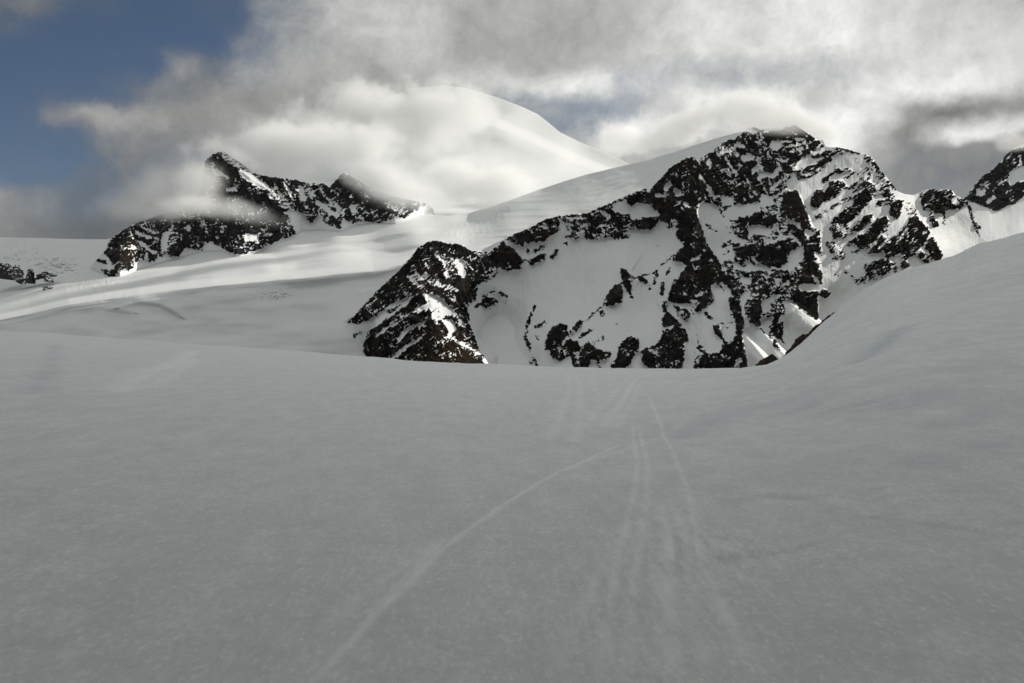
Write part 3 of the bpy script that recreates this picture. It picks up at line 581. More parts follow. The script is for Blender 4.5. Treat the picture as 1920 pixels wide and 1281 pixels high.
def left_detail(px, py):
    c = np.array(left_contact, float)
    d = rock_relief(px, py, 11, .9) * sstep(-2, 14, np.interp(px, c[:, 0], c[:, 1]) - py)
    dd = polyd(px, py, [(445, 315), (510, 358)])
    d += 60 * (sstep(-3, 8, dd) - .5) * np.exp(-(dd / 22) ** 2) * sstep(425, 450, px) * (1 - sstep(510, 530, px))
    return d
LEFT = sheet('cloudy_peak', 170, 812, 620, 240, left_top, left_bot, left_D, MAT_FAR, left_detail, seed=15)
tag(LEFT, 'jagged dark rock ridge on the left with its summits wrapped in drifting cloud', 'mountain', 'structure')

# ------------------------------------------------------------------ far right peak and the snow col before it
fr_top = [(1760, 400), (1796, 385), (1812, 368), (1826, 348), (1842, 330), (1863, 317), (1878, 301), (1889, 287), (1905, 276), (1940, 262), (1990, 250), (2060, 300)]
fr_bot = [(1760, 560), (2060, 500)]
fr_D = rbf([(1760, 400, 3300), (1800, 385, 3400), (1850, 325, 3560), (1889, 287, 3700), (1940, 262, 3800), (2000, 250, 3850), (1830, 385, 3330), (1870, 395, 3260), (1920, 370, 3330), (1990, 350, 3400), (1780, 420, 3150), (1850, 420, 3080), (1920, 400, 3160), (1800, 480, 2760), (1920, 440, 2900), (1900, 500, 2600), (2050, 480, 2700), (2060, 300, 3800)], 8)
FARR = sheet('distant_peak', 1762, 2055, 260, 240, fr_top, fr_bot, fr_D, MAT_FAR, lambda px, py: rock_relief(px, py, 21, .9), seed=25)
tag(FARR, 'distant blue-grey rocky peak at the right edge, its top in dark cloud', 'mountain', 'structure')

# ------------------------------------------------------------------ high snow dome
dm_top = [(300, 420), (420, 360), (520, 300), (620, 235), (700, 190), (770, 166), (830, 160), (880, 167), (930, 182), (980, 201), (1008, 214), (1028, 230), (1050, 248), (1090, 268), (1130, 284), (1165, 300), (1220, 330), (1300, 380)]
dm_bot = [(300, 470), (1300, 470)]
dm_D = rbf([(300, 420, 4300), (520, 300, 5600), (700, 190, 7200), (830, 160, 7800), (930, 182, 7900), (1015, 215, 7800), (1090, 268, 7400), (1165, 300, 7000), (1300, 380, 6200), (800, 220, 6300), (950, 230, 6700), (1050, 290, 6300), (900, 300, 5300), (1050, 340, 5400), (800, 380, 4100), (1000, 400, 4300), (600, 400, 4100), (400, 450, 4000), (700, 300, 5000), (1300, 460, 4600), (1150, 380, 5400)], 16)
def dm_detail(px, py):
    d = fbm(px / 180, py / 60, 3, 101) * 60
    dd = polyd(px, py, [(760, 208), (850, 215), (930, 232), (1000, 262), (1080, 300), (1300, 390)])
    d += 420 * (sstep(-8, 12, dd) - .5) * np.exp(-(np.maximum(np.abs(dd) - 10, 0) / 28) ** 2)
    return d
DM = sheet('snow_dome', 300, 1300, 500, 190, dm_top, dm_bot, dm_D, mountain_material('dome_snow'), dm_detail, rockmask=False, back=(14, 160, 30), jag=0, seed=45)
tag(DM, 'smooth bright snow dome rising in the distance above the clouds', 'mountain', 'structure')

# ------------------------------------------------------------------ foreground snowfield (all round the camera)
crest_px = [(-400, 622), (0, 621), (130, 628), (300, 640), (500, 655), (700, 668), (800, 677), (900, 683), (1000, 687), (1100, 690), (1200, 692), (1350, 690), (1410, 691), (1437, 693), (1470, 668), (1500, 646), (1530, 618), (1560, 592), (1590, 566), (1620, 543), (1660, 522), (1700, 508), (1740, 496), (1790, 480), (1840, 457), (1880, 447), (1920, 436)]
th_list = []; el_list = []; rc_list = []
for x, y in crest_px:
    u = (x - CX) / F; th = math.atan(u); th_list.append(math.degrees(th)); el_list.append((CY - y) / F * math.cos(th))
    rc = 105 if x < 1400 else float(np.interp(x, [1400, 1437, 1560, 1700, 1920], [105, 108, 92, 84, 84]))
    rc_list.append(rc)
extra = [(33, .118, 86), (40, .125, 90), (60, .12, 90), (90, .09, 95), (120, .07, 100), (150, .06, 100), (180, .06, 100)]
# unseen hill added out of view on the right to shade the snowfield
SHADE_HILL = np.array([(-180, 0), (29.9, 0), (30.6, .03), (31.5, .22), (33, .44), (34.5, .54), (36, .60), (40, .67), (50, .69), (70, .60), (90, .42), (110, .28), (140, .12), (180, 0)])
pre = [(-180, .06, 100), (-150, .05, 100), (-110, .04, 100), (-70, .03, 110), (-45, .015, 110)]
TH = np.array([p[0] for p in pre] + th_list + [p[0] for p in extra]); EL = np.array([p[1] for p in pre] + el_list + [p[1] for p in extra]); RC = np.array([p[2] for p in pre] + rc_list + [p[2] for p in extra])
o_ = np.argsort(TH); TH, EL, RC = TH[o_], EL[o_], RC[o_]
in_th = np.linspace(-33, 33, 1150); out_a = np.linspace(-180, -33.3, 150); out_b = np.linspace(33.3, 179, 150)
th = np.concatenate([out_a, in_th, out_b]); el = np.interp(th, TH, EL); rc = np.interp(th, TH, RC)
el = el + np.interp(th, [-33, 25], [0, 0]) + .0007 * fbm(th / .8, th * 0, 5, 5, .6)
s = np.concatenate([np.geomspace(.006, .03, 40)[:-1], np.geomspace(.03, 1.0, 620), np.linspace(1.01, 1.5, 26), np.linspace(1.55, 7, 60)])
ss, tt = np.meshgrid(s, th, indexing='ij')
def thblur(a, deg):
    tu = np.linspace(-180, 180, 1441); au = np.interp(tu, th, a); r_ = int(deg * 4 * 3) + 1
    k_ = np.exp(-.5 * (np.arange(-r_, r_ + 1) / (deg * 4)) ** 2); k_ /= k_.sum()
    return np.interp(th, tu, np.convolve(np.pad(au, r_, mode='edge'), k_, 'valid'))
wex = sstep(.35, 1.0, ss)
rcb = thblur(rc, 1.5)
rc_far = rc
rr = ss * rc[None]
pw = np.interp(th, [-60, 5, 14, 30, 40, 90, 179], [1.12, 1.1, 1.35, 1.6, 1.6, 1.4, 1.2])[None]
shade_hill_el = np.interp(th, SHADE_HILL[:, 0], SHADE_HILL[:, 1])[None]; hw = sstep(29.9, 31.0, th)[None] * (1 - sstep(150, 178, th)[None])
zc = (thblur(el, 4.0) * rc)[None] * (1 - wex) + (el * rc)[None] * wex
zz = np.where(ss <= 1, -1.7 + (zc + 1.7) * np.minimum(ss, 1) ** pw, zc + (zc + 1.7) * (pw) * (ss - 1) * np.exp(-(ss - 1) * 12) * .0)
over = np.maximum(ss - 1, 0)
zz = zz + shade_hill_el * 400 * sstep(75, 400, rr) * (1 - sstep(420, 640, rr))
zz = zz - (1 - hw * (1 - sstep(420, 600, rr))) * rc[None] * (over * .18 + np.minimum(over, .5) ** 2 * 1.1 + np.maximum(over - .5, 0) * .9)
Xf = rr * np.sin(np.radians(tt)); Yf = rr * np.cos(np.radians(tt))
# real relief: drifts, old ski and boot tracks
near = np.clip(rr / 12, .05, 1)
relief = fbm(Xf / 9, Yf / 14, 3, 200) * .22 * np.clip(rr / 25, .05, 1)
u_, w_ = rot(Xf, Yf, 14)
relief += fbm(u_ / 2.8, w_ / 1.3, 4, 210, .55) * .06 * sstep(3, 14, rr) * sstep(-.1, .35, fbm(Xf / 13, Yf / 13, 2, 214) + .15 + np.radians(tt) * .4)
def ground(px, py):
    e = (CY - py) / F; u = (px - CX) / F
    # march along the crest profile for this azimuth
    t_ = math.degrees(math.atan(u)); rcc = float(np.interp(t_, TH, RC)); ell = float(np.interp(t_, TH, EL)); p_ = float(np.interp(t_, [-60, 5, 14, 30, 40], [1.12, 1.1, 1.35, 1.6, 1.6]))
    sv = np.geomspace(.01, 1, 3000); z = -1.7 + (ell * rcc + 1.7) * sv ** p_; ee = z / (sv * rcc) / math.cos(math.radians(t_))
    k = int(np.argmin(np.abs(ee - e))); r = sv[k] * rcc
    return r * math.sin(math.radians(t_)), r * math.cos(math.radians(t_))
TRK = .45
marks = np.zeros(Xf.shape)
def track(pts, w, depth, rim=.5, pair=0.0, seed=0, rough=.3, tone=None):
    """a groove pressed into the snow with a raised rim; pts are places surveyed on the snow"""
    global relief
    g = np.array([ground(*p) for p in pts])
    x0, y0 = g.min(0) - 1.5; x1, y1 = g.max(0) + 1.5
    m = (Xf > x0) & (Xf < x1) & (Yf > y0) & (Yf < y1)
    X_, Y_ = Xf[m], Yf[m]; best = np.full(X_.shape, 1e9); sg = np.zeros(X_.shape); along = np.zeros(X_.shape); acc = 0
    for i in range(len(g) - 1):
        d = g[i + 1] - g[i]; L = math.hypot(*d) + 1e-6
        t = np.clip(((X_ - g[i, 0]) * d[0] + (Y_ - g[i, 1]) * d[1]) / L ** 2, 0, 1)
        dd = np.hypot(X_ - g[i, 0] - t * d[0], Y_ - g[i, 1] - t * d[1])
        sgn = np.sign(d[0] * (Y_ - g[i, 1]) - d[1] * (X_ - g[i, 0]))
        k = dd < best; best = np.where(k, dd, best); sg = np.where(k, sgn, sg); along = np.where(k, acc + t * L, along); acc += L
    q = best * sg + .35 * w * fbm(along / 1.1, along * 0 + seed, 3, 300 + seed)
    fade = sstep(0, min(.5, .1 * acc), along) * (1 - sstep(.8 * acc, acc, along)) * (1 - rough + rough * 1.6 * (fbm(along / .7, along * 0 + 5, 3, 320 + seed) + .5))
    def groove(c): return -depth * np.exp(-((q - c) / w) ** 2) + depth * rim * (np.exp(-((q - c - 1.9 * w) / (.8 * w)) ** 2) + .6 * np.exp(-((q - c + 1.9 * w) / (.8 * w)) ** 2))
    v = groove(-pair / 2) + groove(pair / 2) if pair else groove(0)
    relief[m] += v * fade * TRK
    if tone is None: tone = .45
    wt = w * 1.5 * (1 + .5 * fbm(along / .5, along * 0 + 3, 3, 340 + seed))
    br = 1 - rough + rough * 2.2 * np.clip(fbm(X_ / (w * 9), Y_ / (w * 14), 4, 350 + seed, .7) + .4, 0, 1)
    marks[m] += tone * fade * br * np.exp(-(np.abs(np.abs(q) - pair / 2) / wt) ** 2)
track([(560, 1300), (600, 1262), (640, 1222), (700, 1155), (770, 1092), (820, 1042), (860, 1010), (930, 960), (1010, 910), (1090, 868), (1160, 836), (1220, 815)], .023, -.012, .35, 0, 1, .3, .75)
track([(690, 1150), (745, 1100), (800, 1045), (850, 1000)], .022, .016, .6, 0, 41, .4, 0.5)
track([(600, 1180), (690, 1105), (760, 1062), (830, 1010)], .04, .014, .6, 0, 2, .4, 0.35)
track([(1100, 868), (1230, 820), (1330, 770)], .07, .02, .6, 0, 3, .4, 0.3)
track([(1050, 830), (1068, 780), (1078, 730), (1072, 700)], .10, .05, .7, .5, 4, .4, 0.3)
track([(1120, 800), (1150, 760), (1170, 730), (1190, 705)], .09, .05, .7, .5, 5, .4, 0.3)
track([(1140, 800), (1172, 760), (1195, 720)], .09, .04, .7, .4, 6, .4, 0.3)
track([(1100, 790), (1128, 750), (1100, 705)], .09, .03, .7, 0, 7, .4, 0.2)
track([(1410, 1281), (1370, 1180), (1340, 1110), (1310, 1050), (1300, 980), (1290, 930), (1270, 870), (1240, 800), (1215, 740)], .03, -.022, .8, 0, 8, .5, 0.6)
track([(1300, 1281), (1290, 1200), (1280, 1110), (1270, 1000), (1240, 930)], .035, .016, .8, .14, 9, .5, 0.35)
track([(1150, 1281), (1160, 1180), (1170, 1080), (1185, 1000), (1200, 940), (1205, 870), (1190, 790)], .03, .014, .7, .15, 10, .4, 0.45)
track([(1230, 1281), (1240, 1150), (1250, 1040), (1260, 960)], .05, .012, .7, 0, 11, .4, 0.35)
track([(1040, 1270), (1080, 1160), (1130, 1060), (1180, 980)], .04, .010, .7, 0, 12, .4, 0.35)
track([(220, 730), (250, 708), (300, 692), (340, 675), (370, 655)], .35, .07, .8, 0, 13, .4, 0.5)
track([(280, 725), (330, 700), (370, 672)], .2, .05, .8, 0, 14, .4, 0.3)
track([(1300, 1015), (1370, 1035), (1440, 1045), (1500, 1020), (1600, 970), (1700, 925), (1800, 920), (1919, 930)], .05, .03, .8, 0, 15, .4, 0.15)
track([(1320, 1050), (1400, 1052), (1480, 1040), (1540, 1010)], .05, .03, .8, 0, 16, .7, -0.3)
track([(1600, 960), (1720, 975), (1820, 985), (1900, 1010)], .04, .03, .8, 0, 17, .7, -0.3)
track([(1240, 820), (1340, 790), (1450, 770), (1560, 755), (1700, 745), (1780, 715), (1900, 690)], .5, .10, .5, 0, 18, .6, -0.4)
track([(1620, 665), (1660, 630), (1690, 600)], .4, .12, .6, 0, 19, .4, -0.7)
track([(1480, 740), (1560, 725), (1620, 700)], .3, .06, .6, 0, 20, .7, -0.25)
track([(1500, 905), (1600, 895), (1700, 870), (1800, 840), (1919, 800)], .25, .05, .6, 0, 21, .6, -0.3)
track([(1740, 800), (1830, 770), (1919, 750)], .25, .06, .6, 0, 22, .6, -0.3)
track([(1340, 950), (1450, 945), (1560, 935)], .08, .025, .6, 0, 23, .6, -0.4)
track([(60, 740), (90, 690), (105, 640)], .3, .06, .6, 0, 24, .6, -0.4)
# trampled patch between the tracks
for (cx_, cy_, sx, sy) in [(1230, 1000, 120, 90), (1350, 1040, 140, 40), (1150, 1150, 140, 90)]:
    gx, gy = ground(cx_, cy_); g2x, g2y = ground(cx_ + sx, cy_); g3x, g3y = ground(cx_, cy_ - sy)
    wx = abs(g2x - gx); wy = max(abs(g3y - gy), .3)
    w = np.exp(-((Xf - gx) / wx) ** 2 - ((Yf - gy) / wy) ** 2)
    relief += w * fbm(Xf / .16, Yf / .42, 4, 400, .6) * .022
    marks += w * fbm(Xf / .10, Yf / .9, 5, 430, .75) * .8
relief *= sstep(.0, .01, ss)
zz = zz + relief
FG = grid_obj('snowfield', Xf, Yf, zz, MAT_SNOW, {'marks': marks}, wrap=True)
tag(FG, 'wide grey shaded snowfield with faint ski tracks, banking up to the right', 'snowfield', 'structure')

# valley floor far below, reaching the horizon
ang = np.linspace(0, 2 * np.pi, 97)[:-1]; rad = np.array([1, 150, 400, 900, 1500, 2500, 4000, 7000, 12000, 20000, 40000.])
rr2, aa = np.meshgrid(rad, ang, indexing='ij')
valley_mat, ntv = newmat('valley_scree'); gv = N(ntv); ov = gv.new('ShaderNodeOutputMaterial'); bv = gv.new('ShaderNodeBsdfPrincipled'); ntv.links.new(bv.outputs[0], ov.inputs[0])
ntv.links.new(gv.mix(gv.noise(gv.new('ShaderNodeNewGeometry').outputs['Position'], .004, 8, .6), (.05, .055, .045, 1), (.16, .15, .135, 1)), bv.inputs['Base Color']); bv.inputs['Roughness'].default_value = .9
VF = grid_obj('valley_floor', rr2 * np.sin(aa), rr2 * np.cos(aa), -330 + 40 * fbm(rr2 * np.sin(aa) / 900, rr2 * np.cos(aa) / 900, 3, 7), valley_mat, wrap=True)
tag(VF, 'bare dark valley floor far below the snowfield', 'valley', 'structure')

# ------------------------------------------------------------------ rocks (things)
def rock_mat():
    m, nt = newmat('brown_rock'); g = N(nt)
    out = g.new('ShaderNodeOutputMaterial'); bs = g.new('ShaderNodeBsdfPrincipled'); nt.links.new(bs.outputs[0], out.inputs[0])
    tc = g.new('ShaderNodeTexCoord').outputs['Object']
    c = g.mix(g.rng(g.noise(tc, .9, 5, .65), .35, .65), (.012, .008, .006, 1), (.062, .038, .022, 1))
    nt.links.new(c, bs.inputs['Base Color']); bs.inputs['Roughness'].default_value = .85; bs.inputs['Specular IOR Level'].default_value = .15
    b = g.new('ShaderNodeBump'); b.inputs['Distance'].default_value = .35; nt.links.new(g.noise(tc, 2.2, 6, .65), b.inputs['Height']); nt.links.new(b.outputs[0], bs.inputs['Normal'])
    return m
MAT_ROCK = rock_mat()
m_dark, nt_ = newmat('dark_rock'); g_ = N(nt_); o_ut = g_.new('ShaderNodeOutputMaterial'); bs_ = g_.new('ShaderNodeBsdfPrincipled'); nt_.links.new(bs_.outputs[0], o_ut.inputs[0])
nt_.links.new(g_.mix(g_.noise(g_.new('ShaderNodeNewGeometry').outputs['Position'], .1, 4, .6), (.012, .012, .013, 1), (.05, .048, .045, 1)), g_.mix(0.0, (0, 0, 0, 1), (0, 0, 0, 1)).node.inputs['A'])
mixn = [n for n in nt_.nodes if n.bl_idname == 'ShaderNodeMix'][-1]; mixn.inputs['B'].default_value = (.78, .79, .8, 1)
gn_ = g_.new('ShaderNodeNewGeometry'); sx_ = g_.new('ShaderNodeSeparateXYZ'); nt_.links.new(gn_.outputs['Normal'], sx_.inputs[0])
nt_.links.new(g_.rng(g_.m('ADD', sx_.outputs[2], g_.m('MULTIPLY', g_.noise(gn_.outputs['Position'], .3, 4, .7), .5)), .72, .80), mixn.inputs['Factor']); nt_.links.new(mixn.outputs['Result'], bs_.inputs['Base Color']); bs_.inputs['Roughness'].default_value = .9


def crag(name, skyline, D, depth, foot, mat, seed, amp):
    """craggy rock: lofted between its front foot line, skyline and back foot line"""
    sk = np.array(skyline, float)
    n = max(40, int((sk[-1, 0] - sk[0, 0]) * 1.2)); xs = np.linspace(sk[0, 0], sk[-1, 0], n)
    yt = np.interp(xs, sk[:, 0], sk[:, 1]); ft = np.array(foot, float); yb = np.interp(xs, ft[:, 0], ft[:, 1])
    Dx = np.interp(xs, [sk[0, 0], sk[-1, 0]], D)
    m = 20; k = np.linspace(0, 1, m)[:, None]
    a = (xs - CX) / F
    zt = (CY - yt) / F * Dx; zb = (CY - yb) / F * Dx
    prof = np.sin(k * np.pi) ** .55
    env = np.sin(np.linspace(0, 1, n) * np.pi) ** .5
    Y = Dx[None] + (k - .5) * depth * (.25 + .75 * env[None]) + fbm(xs[None] / 7 + 0 * k, k * 4 + 0 * xs[None], 4, seed, .6) * amp * prof
    X = a[None] * Dx[None] + fbm(xs[None] / 6 + 0 * k, k * 5 + 0 * xs[None], 3, seed + 4, .6) * amp * .4 * prof
    Z = zb[None] + (zt - zb)[None] * prof + fbm(xs[None] / 4 + 0 * k, k * 6 + 0 * xs[None], 3, seed + 8, .6) * amp * .3 * prof
    return grid_obj(name, X, Y, Z, mat, smooth=False)


o = crag('rock_outcrop', [(1410, 697), (1418, 686), (1428, 676), (1436, 671), (1443, 668), (1449, 664), (1453, 670), (1455, 678), (1462, 678), (1468, 672), (1476, 668), (1486, 656), (1496, 640), (1503, 629), (1510, 628), (1520, 626), (1530, 616), (1545, 603), (1560, 591), (1572, 583)], (112, 100), 9, [(1410, 712), (1450, 714), (1500, 690), (1572, 600)], MAT_ROCK, 3, .9)
tag(o, 'low brown rock outcrop poking out behind the crest of the right-hand snow slope', 'rock')
specs = [([(-12, 500), (2, 492), (14, 497), (22, 505), (26, 520)], [(-12, 520), (10, 524), (26, 526)], 2690, 'dark rock at the very left edge below the icefall'),
         ([(26, 505), (31, 498), (36, 506), (40, 514)], [(26, 512), (40, 524)], 2710, 'small pointed rock above its neighbours at the left foot of the icefall'),
         ([(28, 520), (34, 512), (40, 518), (44, 530)], [(28, 524), (44, 534)], 2670, 'small dark rock at the left below a pointed rock and the icefall'),
         ([(47, 528), (52, 515), (57, 504), (61, 508), (63, 528)], [(47, 530), (63, 533)], 2670, 'tall dark rock standing in snow below the icefall'),
         ([(68, 524), (78, 512), (88, 510), (101, 517)], [(68, 524), (84, 518), (101, 519)], 2690, 'flat dark rock band under the middle of the icefall'),
         ([(84, 524), (91, 518), (98, 526)], [(84, 528), (98, 530)], 2650, 'little rock just below the flat rock band under the icefall'),
         ([(84, 541), (90, 536), (97, 542)], [(84, 544), (97, 545)], 2590, 'isolated lowest rock on the snow below the icefall')]
for i, (sk, ft, D_, lab) in enumerate(specs):
    o = crag('rock' if i == 0 else 'rock.%03d' % i, sk, (D_ - 60, D_ - 60), 40, ft, m_dark, 50 + i, 30)
    tag(o, lab, 'rock', group='rocks below the icefall')

# ------------------------------------------------------------------ clouds (real volumes)
def cloud_mat(name, dens, nscale, thr, soft, aniso=.15, seed=0.0, amp=1.9, fine=.35):
    m, nt = newmat(name); g = N(nt)
    out = g.new('ShaderNodeOutputMaterial'); pv = g.new('ShaderNodeVolumePrincipled'); nt.links.new(pv.outputs[0], out.inputs['Volume'])
    pv.inputs['Color'].default_value = (.98, .98, .98, 1); pv.inputs['Anisotropy'].default_value = aniso
    tc = g.new('ShaderNodeTexCoord').outputs['Object']
    r = g.v('LENGTH', tc)
    geo = g.new('ShaderNodeNewGeometry').outputs['Position']
    p = g.v('ADD', geo, (seed * 991., seed * 577., seed * 313.))
    n = g.noise(p, nscale, 5, .62, .2)
    body = g.m('SUBTRACT', 1.0, r)
    x = g.m('ADD', body, g.m('MULTIPLY', g.m('SUBTRACT', n, .5), amp))
    x = g.m('ADD', x, g.m('MULTIPLY', g.m('SUBTRACT', g.noise(p, nscale * 5, 3, .6), .5), fine))
    d = g.m('MULTIPLY', g.rng(x, thr, thr + soft, 0, 1, True), g.rng(r, .45, 1.0, 1, 0, True))
    nt.links.new(g.m('MULTIPLY', d, dens), pv.inputs['Density'])
    return m


CM = {'thick': cloud_mat('cloud_thick', .010, .0055, .28, .45, seed=1), 'mid': cloud_mat('cloud_mid', .0050, .0055, .22, .6, seed=2), 'thin': cloud_mat('cloud_thin', .0022, .0045, .15, .7, seed=3), 'blanket': cloud_mat('cloud_blanket', .013, .0050, .02, .9, seed=6, amp=1.7, aniso=.1), 'veil': cloud_mat('cloud_veil', .0062, .0045, .16, .85, seed=4, amp=2.2, aniso=.1)}
for m_ in CM.values():
    m_.cycles.volume_step_rate = .8


def ico(name, mat):
    import bmesh
    bm = bmesh.new(); bmesh.ops.create_icosphere(bm, subdivisions=3, radius=1.0)
    me = bpy.data.meshes.new(name); bm.to_mesh(me); bm.free(); me.materials.append(mat); return me
meshes = {k: ico('cloud_' + k, m_) for k, m_ in CM.items()}
# (px, py, distance, half width px, half height px, half depth m, tilt deg, kind, label)
puffs = [
    (290, 364, 2920, 200, 74, 200, -16, 'thin', 'grey shaded cloud lying in front of the lower left ridge'),
    (372, 345, 2960, 75, 62, 90, 8, 'blanket', 'grey cloud hugging the left flank of the left summit'),
    (330, 392, 2830, 150, 34, 90, -6, 'blanket', 'low cloud spilling over the crest of the lower left ridge'),
    (690, 332, 2900, 95, 48, 90, 10, 'blanket', 'cloud clinging to the second left summit'),
    (430, 392, 2850, 165, 36, 90, 10, 'blanket', 'low cloud wisp crossing under the left summit'),
    (1010, 318, 4100, 190, 52, 150, 18, 'thin', 'thin mist drifting down the right flank of the snow dome'),
    (560, 275, 3700, 290, 84, 350, -4, 'thick', 'bright cloud bank above the left summits'),
    (440, 290, 2950, 95, 28, 100, 24, 'veil', 'mist veiling the left summit'),
    (740, 345, 2930, 140, 60, 160, 16, 'blanket', 'misty cloud hugging the second left summit'),
    (880, 340, 3800, 240, 72, 260, 8, 'thick', 'bright mist between the cloudy ridge and the snow shoulder'),
    (730, 225, 4300, 300, 110, 350, -4, 'thick', 'grey cloud covering the left side of the snow dome'),
    (960, 375, 3250, 120, 30, 120, -18, 'thin', 'thin mist blowing over the snow shoulder'),
    (1455, 230, 2640, 115, 32, 110, 3, 'blanket', 'wisp of cloud brushing over the main summit'),
    (1175, 268, 4700, 85, 52, 200, 0, 'thick', 'small white cumulus rising behind the snow shoulder'),
    (1290, 238, 4700, 110, 62, 220, -6, 'thick', 'white cumulus behind the shoulder just left of the main summit'),
    (1415, 212, 4700, 130, 62, 220, 4, 'thick', 'brightest cumulus dome directly behind the main summit'),
    (1540, 248, 4700, 110, 48, 200, 14, 'thick', 'white cloud trailing right of the main summit'),
    (1915, 268, 3600, 90, 24, 120, 0, 'mid', 'dark cloud settling on the distant right peak'),
]
for i, (px, py, D_, hw, hh, hd, tilt, kd, lab) in enumerate(puffs):
    o = bpy.data.objects.new('cloud' if i == 0 else 'cloud.%03d' % i, meshes[kd]); col.objects.link(o)
    o.location = at(px, py, D_); o.scale = (hw / F * D_, hd, hh / F * D_); o.rotation_euler = (0, R(-tilt) * -1, 0)
    tag(o, lab, 'cloud', 'stuff', 'clouds round the summits')

# ------------------------------------------------------------------ thin mountain air
import bmesh
bm = bmesh.new(); bmesh.ops.create_cube(bm, size=1.0)
hm = bpy.data.meshes.new('haze'); bm.to_mesh(hm); bm.free()
ho = bpy.data.objects.new('haze', hm); col.objects.link(ho)
ho.location = (0, 3500, 750); ho.scale = (12000, 12000, 2400); ho.hide_select = False
mh, nth = newmat('mountain_air'); gh = N(nth); oh = gh.new('ShaderNodeOutputMaterial'); ph = gh.new('ShaderNodeVolumePrincipled')
ph.inputs['Density'].default_value = 1.8e-6; ph.inputs['Color'].default_value = (.86, .92, 1, 1); ph.inputs['Anisotropy'].default_value = .2
nth.links.new(ph.outputs[0], oh.inputs['Volume']); hm.materials.append(mh)
tag(ho, 'thin blue mountain air between the far peaks', 'haze', 'stuff')

# ------------------------------------------------------------------ sky
w = bpy.data.worlds.new('World'); scene.world = w; w.use_nodes = True
nt = w.node_tree; nt.nodes.clear(); g = N(nt)
wo = g.new('ShaderNodeOutputWorld'); bg = g.new('ShaderNodeBackground'); nt.links.new(bg.outputs[0], wo.inputs[0])
sky = g.new('ShaderNodeTexSky', sky_type='NISHITA'); sky.sun_disc = False; sky.sun_elevation = R(SUN_EL); sky.sun_rotation = R(SUN_AZ); sky.altitude = 3000; sky.air_density = 1.0; sky.dust_density = .2; sky.ozone_density = 1.5
SKY = .05
tc = g.new('ShaderNodeTexCoord').outputs['Generated']
warp = g.noise(tc, 7.0, 5, .6, out='Color'); warp2 = g.noise(tc, 26.0, 4, .6, out='Color')
dirv = g.v('ADD', tc, g.v('SCALE', g.v('SUBTRACT', warp, (.5, .5, .5)), scale=.055))
dirv = g.v('ADD', dirv, g.v('SCALE', g.v('SUBTRACT', warp2, (.5, .5, .5)), scale=.020))
sx = g.new('ShaderNodeSeparateXYZ'); nt.links.new(dirv, sx.inputs[0])
az = g.m('ARCTAN2', sx.outputs[0], sx.outputs[1])
hyp = g.m('SQRT', g.m('ADD', g.m('MULTIPLY', sx.outputs[0], sx.outputs[0]), g.m('MULTIPLY', sx.outputs[1], sx.outputs[1])))
elv = g.m('ARCTAN2', sx.outputs[2], hyp)
A0, A1 = -R(60), R(60)
uu = g.m('DIVIDE', g.m('SUBTRACT', az, A0), A1 - A0, clamp=True)


def ang_of(px, py):
    a = math.atan((px - CX) / F); e = math.atan((CY - py) / F * math.cos(a)); return a, e


def lin(c):
    c = c / 255.; return c / 12.92 if c <= .04045 else ((c + .055) / 1.055) ** 2.4


